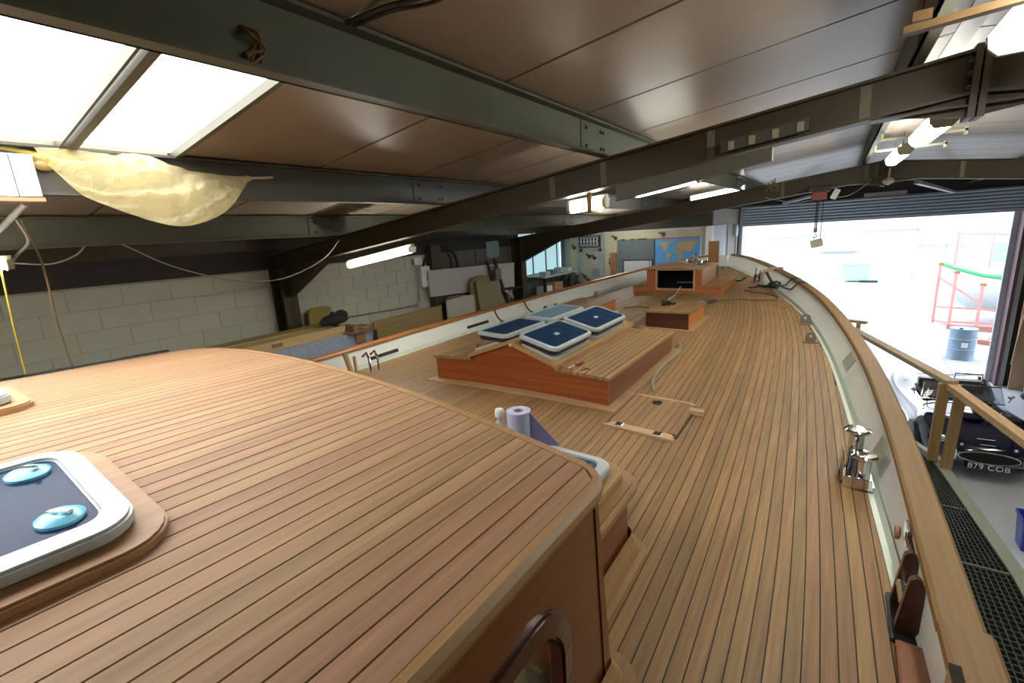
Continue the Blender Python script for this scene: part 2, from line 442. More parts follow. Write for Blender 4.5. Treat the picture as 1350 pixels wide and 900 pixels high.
# skylights: translucent sheets between two purlins
def skylight(n, y0, y1, label):
    w = sempty('window_%d' % n, label, (-2.2, (y0 + y1) / 2, 0.6))
    xa, xb = -3.0, -1.42
    m = MB(); m.prism([(xa, y0, roof_in(xa) + 0.02), (xb, y0, roof_in(xb) + 0.02), (xb, y1, roof_in(xb) + 0.02), (xa, y1, roof_in(xa) + 0.02)], (0, 0, 0.01)); m.build('pane', PANE, w)
    f = MB()
    yb_ = y1 + (.012 if n == 2 else -.018)
    f.bar((xa, yb_, roof_in(xa)), (xb, yb_, roof_in(xb)), 0.024 if n == 2 else .010, 0.04)
    f.build('glazing_bar', STEEL_OLIVE, w)
skylight(1, -2.2, 0.698, 'large bright skylight sheet at the left end of the roof')
skylight(2, 0.70, 1.137, 'smaller bright skylight sheet beside the roof beam')
_b = MB(); _b.bar((-3.0, 0.721, roof_in(-3.0) - 0.005), (-1.42, 0.721, roof_in(-1.42) - 0.005), 0.034, 0.04)
struct('trim_3', _b, STEEL_OLIVE, 'olive glazing bar between the two skylight sheets')

# purlins
def purlin(x, y0, y1, mat, label, depth=0.215, fl=0.06, face=1):
    z1 = roof_in(x) - 0.005; z0 = z1 - depth
    p = sempty('purlin', label, (x, y0, z0))
    m = MB(); m.box(x - 0.006, x + 0.006, y0, y1, z0, z1)
    m.build('web', mat, p)
    f = MB(); f.box(x - 0.006, x + fl * face, y0, y1, z1 - 0.012, z1); f.build('top_flange', mat, p)
    f = MB(); f.box(x - 0.006, x + fl * face, y0, y1, z0, z0 + 0.012); f.build('bottom_flange', mat, p)
    for yj in (3.3, 9.0):
        s = MB(); s.box(x - 0.012, x - 0.006, yj - 0.4, yj + 0.4, z0 + 0.004, z1 - 0.006); s.box(x + 0.006, x + 0.012, yj - 0.4, yj + 0.4, z0 + 0.014, z1 - 0.014)
        s.build('splice_plate', mat, p)
        for dy in (-0.33, -0.10, -0.055):
            for dz in (0.05, depth - 0.055):
                b = MB(); b.cyl((x + 0.012, yj + dy, z0 + dz), (x + 0.022, yj + dy, z0 + dz), 0.011, 6); b.build('bolt', BLACK, p)
    return p
purlin(-1.42, YB, YF, STEEL_OLIVE, 'thick olive roof purlin crossing the top of the picture beside the skylight')
purlin(-3.0, YB, YF, STEEL_GREY, 'grey roof purlin under the lower edge of the skylight')
purlin(-4.62, YB, YF, STEEL_OLIVE, 'dark roof purlin nearest the block wall but one')
purlin(-6.0, YB, YF, STEEL_BROWN, 'eaves purlin against the top of the block wall', 0.16)
purlin(0.24, YB, YF, STEEL_OLIVE, 'olive ridge purlin left of the ridge lamps', 0.21, 0.05)
for x, nm in ((2.42, 'second purlin on the right slope'), (4.0, 'third purlin on the right slope'), (5.6, 'fourth purlin on the right slope')):
    purlin(x, YB, YF, STEEL_GREY, nm, 0.2, 0.06, -1)

# portal frames: column, haunch, rafter, apex plate
def ibeam(mb, pts, depth, width, tf=0.014, tw=0.01):
    """I-section in the x-z plane along a straight run of the top edge pts[0]..pts[1]."""
    (xa, y, za), (xb, _, zb) = pts
    for z_off, h, w in ((0, tf, width), (-depth + tf, tf, width)):
        mb.hexa([(xa, y - w / 2, za + z_off - h), (xb, y - w / 2, zb + z_off - h), (xb, y + w / 2, zb + z_off - h), (xa, y + w / 2, za + z_off - h),
                 (xa, y - w / 2, za + z_off), (xb, y - w / 2, zb + z_off), (xb, y + w / 2, zb + z_off), (xa, y + w / 2, za + z_off)])
    mb.hexa([(xa, y - tw / 2, za - depth), (xb, y - tw / 2, zb - depth), (xb, y + tw / 2, zb - depth), (xa, y + tw / 2, za - depth),
             (xa, y - tw / 2, za), (xb, y - tw / 2, zb), (xb, y + tw / 2, zb), (xa, y + tw / 2, za)])
def portal(y, label, depth, patches=()):
    p = sempty('portal_frame', label, (APEX, y, FLOOR))
    w = 0.13
    for s in (-1, 1):
        xw = XL + 0.02 if s < 0 else XR - 0.02
        m = MB(); ibeam(m, ((xw, y, raft_top(xw)), (APEX, y, raft_top(APEX))), depth, w); m.build('rafter', STEEL_BROWN, p)
        xi = xw - s * 0.26
        c = MB()
        c.box(min(xw, xw - s * .016), max(xw, xw - s * .016), y - .1, y + .1, FLOOR, raft_top(xw) - .02)
        c.box(min(xi, xi + s * .016), max(xi, xi + s * .016), y - .1, y + .1, FLOOR, raft_top(xw) - .02)
        c.box(min(xw, xi), max(xw, xi), y - .006, y + .006, FLOOR, raft_top(xw) - .02)
        c.build('column', STEEL_BROWN, p)
        xh = xw - s * 1.28
        h = MB()
        q = [(xi, y, -0.62), (xh, y, raft_top(xh) - depth + .01), (xi, y, raft_top(xi) - depth + .01)]
        h.prism([(a, b - .006, d) for a, b, d in q], (0, .012, 0))
        a, b = Vector(q[0]), Vector(q[1])
        h.bar(a, b, w, 0.016, (0, 0, 1))
        h.build('haunch', STEEL_BROWN, p)
    g = MB(); x0 = APEX
    zz = raft_top(APEX) - depth
    g.prism([(x0 - .42, y - .008, zz - .035), (x0, y - .008, zz - .10), (x0 + .42, y - .008, zz - .035), (x0 + .42, y - .008, zz + .02), (x0, y - .008, zz + .05), (x0 - .42, y - .008, zz + .02)], (0, .016, 0))
    g.box(x0 - .4, x0 + .4, y - w / 2, y + w / 2, zz - .055, zz - .045)
    g.build('apex_haunch', STEEL_BROWN, p)
    g = MB(); g.box(x0 - .03, x0 - .004, y - .085, y + .085, zz - .11, raft_top(APEX) + .01); g.box(x0 + .004, x0 + .03, y - .085, y + .085, zz - .11, raft_top(APEX) + .01)
    g.build('apex_plate', STEEL_BROWN, p)
    for dz in (.03, .09, .15):
        for sx in (-1, 1):
            b = MB(); b.cyl((x0 + sx * .03, y - .06, zz + dz), (x0 + sx * .05, y - .06, zz + dz), .013, 6); b.build('bolt', STEEL_GREY, p)
    for x in patches:
        zt = raft_top(x)
        b = MB(); b.prism([(x - .024, y - .012, zt - .016), (x + .024, y - .012, zt - .016), (x + .028, y - .012, zt - depth + .016), (x - .020, y - .012, zt - depth + .016)], (0, .007, 0))
        b.build('paint_patch', PATCH, p)
    return p
portal(3.3, 'near brown steel portal frame crossing the picture from the left post up to the ridge', 0.2, (-1.86, -1.43, -0.70, 0.07))
portal(9.0, 'far brown steel portal frame crossing above the bow', 0.25, (-0.78, 0.42, 0.30, 1.35))
portal(-2.6, 'steel portal frame behind the wheelhouse', 0.2)
cp = MB(); cp.box(XL - .02, XL + .16, 6.13, 6.39, FLOOR, -.1)
struct('trim_4', cp, STEEL_BROWN, 'brown steel wall post between the two portal frames')
# second lamps carrier: steel angle bolted under the near frame
cr = MB(); cr.hexa([(-1.29, 3.18, .185), (-.34, 3.18, .325), (-.34, 3.23, .325), (-1.29, 3.23, .185), (-1.29, 3.18, .29), (-.34, 3.18, .40), (-.34, 3.23, .40), (-1.29, 3.23, .29)])
struct('trim_5', cr, plain('dull_olive', (.085, .085, .06), .5), 'olive steel rail fixed along the lower flange of the near frame')

# roller door
d1 = sempty('door_1', 'raised grey steel roller door', (DX0, YF, DZ))
for i in range(7):
    z0 = -0.165 + i * 0.075
    pr = [(0, z0), (-.012, z0 + .012), (-.022, z0 + .035), (-.014, z0 + .058), (0, z0 + .075), (.008, z0 + .075), (.008, z0)]
    m = MB(); m.prism([(DX0 - .04, YF - .06 + a, b) for a, b in pr], (DX1 - DX0 + .08, 0, 0)); m.build('slat', SHUTTER, d1, 40)
m = MB(); m.box(DX0 - .04, DX1 + .04, YF - .075, YF - .04, -.185, -.165); m.build('bottom_bar', JAMB_GREY, d1)
m = MB(); m.box(DX0 - .05, DX0 + .03, YF - .1, YF + .25, FLOOR, DZ); m.build('left_guide', JAMB_GREY, d1)
m = MB(); m.box(DX1 - .03, DX1 + .03, YF - .1, YF + .30, FLOOR, DZ); m.build('right_guide', PURPLE_STEEL, d1)
m = MB(); m.box(DX1 + .03, DX1 + .12, YF - .06, YF + .25, FLOOR, DZ); m.box(DX1 - .13, DX1 - .03, YF + .26, YF + .34, FLOOR, DZ + .1); m.build('jamb', JAMB_GREY, d1)

_pl = bpy.data.lights.new('door_daylight', 'AREA'); _pl.shape = 'RECTANGLE'; _pl.size = DX1 - DX0; _pl.size_y = -.18 - FLOOR
_pl.cycles.is_portal = True
_po = bpy.data.objects.new('door_daylight', _pl); COL.objects.link(_po); _po.location = ((DX0 + DX1) / 2, YF + .2, (FLOOR - .18) / 2); _po.rotation_euler = (-pi / 2, 0, 0)

# ------------------------------------------------------------------ yacht
CX = -2.0
HY = [-3, 0, 1, 2, 2.5, 3, 3.5, 4, 5, 6, 7, 8, 9, 9.5, 10, 10.5, 10.9]
HW = [2.30, 2.35, 2.35, 2.315, 2.275, 2.24, 2.20, 2.16, 2.06, 1.91, 1.68, 1.36, .99, .80, .59, .34, .08]      # deck half width
HR = [2.27, 2.32, 2.325, 2.325, 2.32, 2.31, 2.285, 2.26, 2.165, 2.03, 1.845, 1.565, 1.19, 1.0, .79, .52, .16]  # rail half width
HZ = [-1.17, -1.165, -1.16, -1.16, -1.16, -1.155, -1.14, -1.125, -1.095, -1.06, -1.01, -.945, -.87, -.84, -.805, -.765, -.72]
HE = [-1.40, -1.40, -1.395, -1.385, -1.37, -1.355, -1.335, -1.32, -1.285, -1.245, -1.18, -1.12, -1.06, -1.03, -1.0, -.97, -.94]
def _sm(tab, y):                                  # smoothed table look-up
    return sum(lerp(y + d, HY, tab) for d in (-.35, -.2, 0, .2, .35)) / 5 if y < 10.3 else lerp(y, HY, tab)
def hw(y): return _sm(HW, y)
def rw(y): return _sm(HR, y)
def rz(y): return _sm(HZ, y)
def ez(y): return _sm(HE, y)
def bw_(y, z):                                    # half width of the inner bulwark face at height z
    t = (z - ez(y)) / max(.05, rz(y) - ez(y)); return hw(y) + (rw(y) - hw(y)) * t
def dz(x, y):                                     # deck height at offset x from the centreline
    w = hw(y); return ez(y) + 0.03 * max(0, w * w - x * x)
yacht = thing('yacht', 'unfinished wooden sailing yacht with a teak laid deck filling the workshop', 'boat', (CX, 4.0, FLOOR))

YS = [-3 + 0.25 * i for i in range(55)] + [10.65, 10.78, 10.88]
# hull shell, stem to stern
rings = []
for y in YS:
    w, z = rw(y) + .02, rz(y) - .02
    kz = -3.75 + (0 if y < 7 else (y - 7) ** 2 * .17)
    ring = []
    for s in (1, -1):
        col = []
        for t, kx in ((0, 1.0), (.18, .985), (.4, .90), (.62, .72), (.82, .40), (1, .03)):
            col.append((CX + s * (w + .075) * kx, y, z + (kz - z) * t))
        ring += col if s == 1 else list(reversed(col))
    rings.append(ring)
m = MB()
n = len(rings[0])
for i in range(len(rings) - 1):
    for j in range(n - 1):
        m.add([rings[i][j], rings[i + 1][j], rings[i + 1][j + 1], rings[i][j + 1]], [(0, 1, 2, 3)])
bm_hull = m.build('hull', HULLP, yacht, 60)
for v, yk in ((1.0, .4), (4.6, .4)):
    lone('keel_block', 'timber block stack under the keel %s' % ('amidships' if v > 3 else 'beneath the wheelhouse'), 'support', MB().box(CX - .3, CX + .3, v - .2, v + .2, FLOOR, -3.76), PINE_X)
# deck bed with dark caulking, then planks
m = MB()
for i in range(len(YS) - 1):
    a, b = YS[i], YS[i + 1]; N = 40
    for j in range(N):
        q = []
        for y, jj in ((a, j), (b, j), (b, j + 1), (a, j + 1)):
            x = hw(y) * (-1 + 2 * jj / N); q.append((CX + x, y, dz(x, y) - .0035))
        m.add(q, [(0, 1, 2, 3)])
deck = m.build('deck', CAULK, yacht)
def loop4(x0, x1, y0, y1, n=10):
    c = [(x0, y0), (x1, y0), (x1, y1), (x0, y1)]
    return [(a[0] + (b[0] - a[0]) * k / n, a[1] + (b[1] - a[1]) * k / n) for a, b in zip(c, c[1:] + c[:1]) for k in range(n)]
def plank(parent, name, mat, lo, hi, ys, zf, gap=.0021, th=.008, minw=.006):
    rows = []
    for y in ys:
        a, b = lo(y) + gap, hi(y) - gap
        if b - a > minw: rows.append((y, a, b))
        elif rows: break
    if len(rows) < 2: return None
    m = MB(); R = []
    for y, a, b in rows:
        R.append([(CX + a, y, zf(a, y) - th), (CX + a, y, zf(a, y)), (CX + b, y, zf(b, y)), (CX + b, y, zf(b, y) - th)])
    m.loft(R, True)
    return m.build(name, mat, parent)
PW = 0.0485
for s in (1, -1):
    for j in range(49):
        o0 = .055 + j * PW
        def off(o, y, s=s):
            t = 2.3 - hw(y); x = o - 0.62 * t
            return min(max(x, .055), hw(y) - .035)
        ys = [y for y in [-1.5 + .22 * i for i in range(57)] if y < 10.86 and (o0 > 1.45 or y > .8)]
        if s == 1: plank(deck, 'plank', TEAK, lambda y: off(o0, y), lambda y: off(o0 + PW, y), ys, dz)
        else: plank(deck, 'plank', TEAK, lambda y: -off(o0 + PW, y), lambda y: -off(o0, y), ys, dz)
ys = [.9 + .25 * i for i in range(40)]
plank(deck, 'king_plank', TEAK_EDGE, lambda y: -.055, lambda y: .055, [y for y in ys if y < 10.7], dz)
for s in (1, -1):
    m = MB(); R = []
    for y in YS:
        if y < 10.7:
            w = hw(y); R.append([(CX + s * (w - .035), y, dz(w - .035, y) + .001), (CX + s * (w - .012), y, ez(y) + .006), (CX + s * w, y, ez(y) + .045), (CX + s * (w + .01), y, ez(y) - .01)])
    m.loft(R, True); m.build('waterway', WATERWAY, yacht, 40)
    m = MB(); R = []
    for y in YS:
        w = hw(y); z = rz(y); v = rw(y)
        R.append([(CX + s * w, y, ez(y) - .01), (CX + s * v, y, z - .006), (CX + s * (v + .075), y, z - .006), (CX + s * (w + .075), y, ez(y) - .01)])
    m.loft(R, True)
    m.build('bulwark', WHITE_PAINT, yacht, 40)
    for k, (ya, yb, up, wid) in enumerate(((-3, 1.52, .016, .118), (1.52, 10.88, .006, .108))):
        ys = [ya] + [y for y in YS if ya < y < yb] + [yb]
        R = []
        for y in ys:
            w = rw(y) - .006; z = rz(y) + up
            R.append([(CX + s * a, y, b) for a, b in ((w, z - .006), (w + .002, z + .018), (w + .012, z + .026), (w + wid - .012, z + .026), (w + wid, z + .014), (w + wid - .004, z - .02))])
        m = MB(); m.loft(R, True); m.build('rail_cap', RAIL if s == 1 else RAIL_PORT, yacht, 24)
# stem block at the bow
m = MB(); m.box(CX - .12, CX + .12, 10.80, 10.95, -1.1, -.72); m.build('stem_head', WHITE_PAINT, yacht, 0, .01)
# bulwark details
m = MB(); R = Euler((0, pi / 2, 0)).to_matrix(); m.lathe([(.0, .0), (.026, .0), (.026, .012), (.0, .012)], (CX + bw_(2.21, -1.285) - .012, 2.21, -1.285), 16, 0, R); m.build('pipe_hole', BROWNBOARD, yacht, 40, 0)
for yy, ln in ((2.70, .30), (4.4, .26)):
    m = MB(); q = []
    for d in (-.003, .003):
        for y, f in ((yy, .35), (yy + ln, .35), (yy + ln, .85), (yy, .85)):
            z = ez(y) + (rz(y) - ez(y)) * f; q.append((CX + bw_(y, z) + d, y, z))
    m.hexa(q); m.build('tape_patch', plain('grey_tape', (.33, .36, .31), .5), yacht)
# freeing slots in the port bulwark
for yy, ln in ((3.15, .42), (4.75, .42)):
    m = MB(); R = []
    for t in (0, .5, 1):
        y = yy + ln * t; a, b = bw_(y, ez(y) + .055), bw_(y, ez(y) + .09)
        R.append([(CX - a + .004, y, ez(y) + .055), (CX - b + .004, y, ez(y) + .09), (CX - b - .004, y, ez(y) + .09), (CX - a - .004, y, ez(y) + .055)])
    m.loft(R); m.build('freeing_slot', BLACK, yacht)

# deck eyes (pad eyes) on both sides
def padeye(x, y, ang, big=1.0, mat=None):
    z = dz(x - CX, y)
    R = Euler((0, 0, ang)).to_matrix()
    pts = [(-.045, 0), (.045, 0), (.045, .055)] + [(.045 * cos(a), .062 + .045 * sin(a)) for a in [pi * k / 8 for k in range(9)]] + [(-.045, .055)]
    hole = [(.016 * cos(a + .2), .062 + .016 * sin(a + .2)) for a in [2 * pi * k / 12 for k in range(12)]]
    o = [Vector((x, y, z)) + R @ Vector((a * big, -.008, b * big)) for a, b in pts[:12]]
    # plate with an eye: ring of equal point counts
    N = 16; outer = []; inner = []
    for k in range(N):
        a = 2 * pi * k / N + pi / 2
        ca, sa = cos(a), sin(a)
        if sa < -.2: ox, oz = max(-.045, min(.045, ca * .09)), 0.0
        else: ox, oz = .045 * ca, .062 + .045 * sa
        outer.append(Vector((x, y, z)) + R @ Vector((ox * big, -.008, oz * big)))
        inner.append(Vector((x, y, z)) + R @ Vector((.016 * ca * big, -.008, (.066 + .016 * sa) * big)))
    m = MB(); m.ringplate(outer, inner, R @ Vector((0, .016, 0)))
    m.obox(Vector((x, y, z + .004)), (.13 * big, .07 * big, .01), (0, 0, ang))
    m.build('pad_eye', mat or plain('bronze_steel', (.30, .27, .22), .35, .7), yacht, 30)
TANMETAL = plain('tan_steel', (.38, .25, .13), .45, .3)
padeye(-.53, 7.0, .35, 1.1, TANMETAL); padeye(-.215, 6.2, .3, 1.15); padeye(-.13, 5.42, .25, 1.0)
padeye(CX - 1.66, 4.95, -.3, 1.1); padeye(CX - 1.62, 6.05, -.4, 1.0); padeye(CX - 1.55, 6.25, -.4, 1.0); padeye(CX - 1.30, 7.2, -.5, 1.1)

# mooring bollard: two mushroom heads on a polished base
bp_ = MB(); zb = dz(2.18, 2.74)
bp_.obox((.185, 2.76, zb + .012), (.14, .24, .02), (0, 0, .06)); bol = bp_.build('bollard', CHROME, yacht, 0, .004)
for (bx, by, h, tilt) in ((.175, 2.84, .23, .0), (.205, 2.70, .155, .0)):
    m = MB(); m.lathe([(.040, 0), (.036, .02), (.032, .06), (.034, h - .035), (.058, h - .018), (.060, h - .008), (.05, h), (0, h + .002)], (bx, by, zb + .02), 24); m.build('bollard_head', CHROME, bol, 35)
m = MB(); m.prism([(.115, 2.66, zb + .02), (.128, 2.66, zb + .02), (.128, 2.66, zb + .13), (.120, 2.66, zb + .145), (.115, 2.66, zb + .13)], (0, .17, 0)); m.build('side_plate', CHROME, bol, 0, .003)
m = MB(); m.obox((.185, 2.64, zb + .04), (.12, .012, .05)); m.build('end_plate', CHROME, bol, 0, .003)

# fairlead: two dark wedge plates across the deck edge, a roller between, a steel strap up to the rail
zb = ez(1.78)
f_ = MB(); f_.box(.255, .355, 1.68, 1.92, zb - .005, zb + .025); fair = f_.build('fairlead', BLACK, yacht, 0, .004)
WEDGE = plain('fairlead_bronze', (.085, .045, .03), .25, .5, var=.2)
for y, dz_ in ((1.72, 0.0), (1.86, .0)):
    m = MB(); m.prism([(.262, y, zb + .025), (.350, y, zb + .025), (.318, y, zb + .225), (.302, y, zb + .24), (.284, y, zb + .225)], (0, .03, 0)); m.build('wedge_plate', WEDGE, fair, 0, .003)
m = MB(); m.cyl((.305, 1.75, zb + .11), (.305, 1.86, zb + .11), .035, 14); m.build('roller', CHROME, fair, 40)
m = MB(); m.bar((.312, 2.06, -1.20), (.328, 1.90, -1.215), .014, .03); m.bar((.328, 1.90, -1.215), (.345, 1.70, -1.30), .014, .03); m.build('strap', WEDGE, fair)
m = MB(); m.box(.308, .318, 2.03, 2.12, -1.235, -1.165); m.build('strap_plate', CHROME, fair, 0, .002)
m = MB(); m.prism([(.255, .9, ez(.9)), (.345, .9, ez(.9)), (.345, 1.665, ez(1.6)), (.262, 1.665, ez(1.6))], (0, 0, .045)); m.build('loose_block', BROWNBOARD, yacht, 0, .004)
m = MB(); m.box(.318, .334, 1.28, 1.36, -1.27, -1.12); m.box(.318, .345, 1.275, 1.365, -1.128, -1.118); m.build('rail_bracket', CHROME, yacht, 0, .002)

# ------------------------------------------------------------------ wheelhouse
RW, RF = 1.575, 1.035
def roof_z(x, y): return -.455 - .068 * x * x - .036 * (y - 1.0)
wh_ = MB()
# walls: starboard with a window, port, front raked
ZT = -.66
def wall_side(s):
    X = CX + s * 1.55
    outer_y0, outer_y1b, outer_y1t = -2.4, 1.02, .955
    zb = -1.33
    return X
m = MB()
Xs = CX + 1.55
win = rrect(-.10, .785, -1.20, -.785, .15, 14)
N = len(win)
outer = []
for u, v in win:
    # radial projection onto the wall outline
    cu, cv = .34, -.96; du, dv = u - cu, v - cv
    t = 1e9
    if du > 1e-6: t = min(t, (.985 - cu) / du)
    if du < -1e-6: t = min(t, (-2.4 - cu) / du)
    if dv + .036 * du > 1e-6: t = min(t, (-.612 - .036 * cu - cv) / (dv + .036 * du))
    if dv < -1e-6: t = min(t, (-1.34 - cv) / dv)
    outer.append((cu + du * t, cv + dv * t))
for c in ((.985, -.612 - .036 * .985), (.985, -1.34), (-2.4, -.612 + .036 * 2.4), (-2.4, -1.34)):
    k = min(range(N), key=lambda i: math.hypot(outer[i][0] - c[0], outer[i][1] - c[1])); outer[k] = c
def P3(u, v): return (Xs, u + (.0 if u < .9 else (-v - .7) * .10 - .025), v)
m.ringplate([P3(u, v) for u, v in outer], [(Xs, u, v) for u, v in win], (-.035, 0, 0))
wheelhouse = m.build('wheelhouse', MAHOG_Y, yacht)
m = MB(); m.prism([(Xs + .004, .985, -1.34), (Xs + .004, 1.04, -1.34), (Xs + .004, .965, -.655), (Xs + .004, .935, -.655)], (-.06, 0, 0)); m.build('corner_post', MAHOG_Y, wheelhouse, 0, .006)
m = MB(); m.prism([(CX - 1.55, 1.035, -1.34), (CX + 1.5, 1.035, -1.34), (CX + 1.5, .955, -.655), (CX, .955, -.50), (CX - 1.55, .955, -.655)], (0, -.03, 0)); m.build('front_wall', MAHOG, wheelhouse)
m = MB(); m.prism([(CX - 1.55, -2.4, -1.34), (CX - 1.55, 1.03, -1.34), (CX - 1.55, .955, -.655), (CX - 1.55, -2.4, -.4)], (.035, 0, 0)); m.build('port_wall', MAHOG_Y, wheelhouse)
m = MB(); m.box(CX - 1.5, CX + 1.5, -2.4, -2.36, -1.34, -.32); m.build('aft_wall', MAHOG, wheelhouse)
m = MB(); m.box(CX - .3, CX + 1.48, -2.2, .9, -1.9, -1.86); m.box(CX + .9, CX + .93, -2.2, .9, -1.9, -.75); m.build('lining', plain('cream_lining', (.62, .52, .33), .5), wheelhouse)
m = MB(); m.prism([(Xs - .10, .70, -1.3), (Xs - .10, .76, -1.3), (Xs - .10, .715, -.72), (Xs - .10, .655, -.72)], (-.05, 0, 0)); m.build('inner_batten', plain('pale_batten', (.70, .66, .42), .5), wheelhouse)
m = MB(); m.lathe([(0, 0), (.09, 0), (.09, .02), (0, .02)], (CX + 1.2, .45, -.70), 20); m.build('added_cabin_glow', emit('added_cabin_glow', (1, .88, .62), 45), wheelhouse)  # added glowing disc, brightens the cabin interior behind the window
# window trim and pane
i0 = rrect(-.055, .735, -1.155, -.828, .12, 6)
m = MB(); m.ringplate([(Xs + .012, u, v) for u, v in rrect(-.10, .79, -1.205, -.782, .155, 6)], [(Xs + .018, u, v) for u, v in i0], (-.045, 0, 0))
wf = m.build('window_frame', plain('dark_red_varnish', (.055, .016, .012), .16, var=.15, coat=.6), wheelhouse, 0, .007)
m = MB(); m.prism([(Xs - .018, u, v) for u, v in i0], (-.006, 0, 0)); m.build('window_pane', clear('window_glass', (.3, .32, .25), .03, .2), wheelhouse)

# roof: bed, planks, margins with rounded front corners
def roof_outline(inset, r, n=8):
    w, f = RW - inset[0], RF - inset[1]
    pts = [(-w, -2.45)]
    pts += [(-w + r - r * cos(pi / 2 * k / n), f - r + r * sin(pi / 2 * k / n)) for k in range(n + 1)]
    pts += [(w - r + r * sin(pi / 2 * k / n), f - r + r * cos(pi / 2 * k / n)) for k in range(n + 1)]
    pts += [(w, -2.45)]
    return pts
def rp(x, y, d=0): return (CX + x, y, roof_z(x, y) + d)
m = MB()
N = 40
ysr = [-2.45 + .2 * i for i in range(17)] + [.9, .95]
for i in range(len(ysr) - 1):
    for j in range(N):
        q = []
        for yy, jj in ((ysr[i], j), (ysr[i + 1], j), (ysr[i + 1], j + 1), (ysr[i], j + 1)):
            x = -1.5 + 3.0 * jj / N; q.append(rp(x, yy, -.0035))
        m.add(q, [(0, 1, 2, 3)])
roof = m.build('wheelhouse_roof', CAULK, yacht)
INS, INF, RIN = .032, .042, .05
def xlim_y(x):
    """Front end of the planking at offset x, inside the margin board."""
    w, f = RW - INS, RF - INF; ax = abs(x)
    if ax <= w - RIN: return f
    d = min(RIN, ax - (w - RIN)); return f - RIN + math.sqrt(max(0, RIN * RIN - d * d))
RPW = .0425
nh = int((RW - INS) / RPW)
xw = (RW - INS) / (nh + .5)
for j in range(-nh, nh + 1):
    a, b = (j - .5) * xw + .0018, (j + .5) * xw - .0018
    R = []
    for y in [-2.45 + .2 * i for i in range(17)] + [.84]:
        R.append([rp(a, y, -.009), rp(a, y), rp(b, y), rp(b, y, -.009)])
    ea, eb = xlim_y(a) - .003, xlim_y(b) - .003
    if min(ea, eb) > .85:
        mid = (a + b) / 2
        R.append([rp(a, ea, -.009), rp(a, ea), rp(b, eb), rp(b, eb, -.009)])
    m = MB(); m.loft(R, True); m.build('plank', TEAK_ROOF, roof)
def dense(pts, step=.15):
    out = [pts[0]]
    for a, b in zip(pts, pts[1:]):
        L = math.hypot(b[0] - a[0], b[1] - a[1]); k = max(1, int(L / step))
        out += [(a[0] + (b[0] - a[0]) * t / k, a[1] + (b[1] - a[1]) * t / k) for t in range(1, k + 1)]
    return out
# margin board, bullnosed to the outside; built as matching inner and outer loops
def mloop(w, f, r, n=10):
    pts = [(-w, y) for y in [-2.45 + .2 * i for i in range(16)]]
    pts += [(-w + r - r * cos(pi / 2 * k / n), f - r + r * sin(pi / 2 * k / n)) for k in range(n + 1)]
    pts += [(x, f) for x in [(-w + r) + (2 * w - 2 * r) * k / 24 for k in range(1, 24)]]
    pts += [(w - r + r * sin(pi / 2 * k / n), f - r + r * cos(pi / 2 * k / n)) for k in range(n + 1)]
    pts += [(w, y) for y in reversed([-2.45 + .2 * i for i in range(16)])]
    return pts
L0 = mloop(RW - INS, RF - INF, RIN); L1 = mloop(RW - .016, RF - .016, .085); L2 = mloop(RW - .003, RF - .003, .105); L3 = mloop(RW, RF, .11); L4 = mloop(RW - .006, RF - .006, .105); L5 = mloop(RW - .04, RF - .07, .09)
prof = [(L0, -.012), (L0, .0005), (L1, .0005), (L2, -.008), (L3, -.022), (L4, -.040), (L5, -.046)]
n = len(L0); m = MB()
for i in range(n - 1):
    for (A, da), (B, db) in zip(prof, prof[1:]):
        m.add([rp(*A[i], da), rp(*A[i + 1], da), rp(*B[i + 1], db), rp(*B[i], db)], [(0, 1, 2, 3)])
m.build('margin_board', TEAK_EDGE, roof, 55)

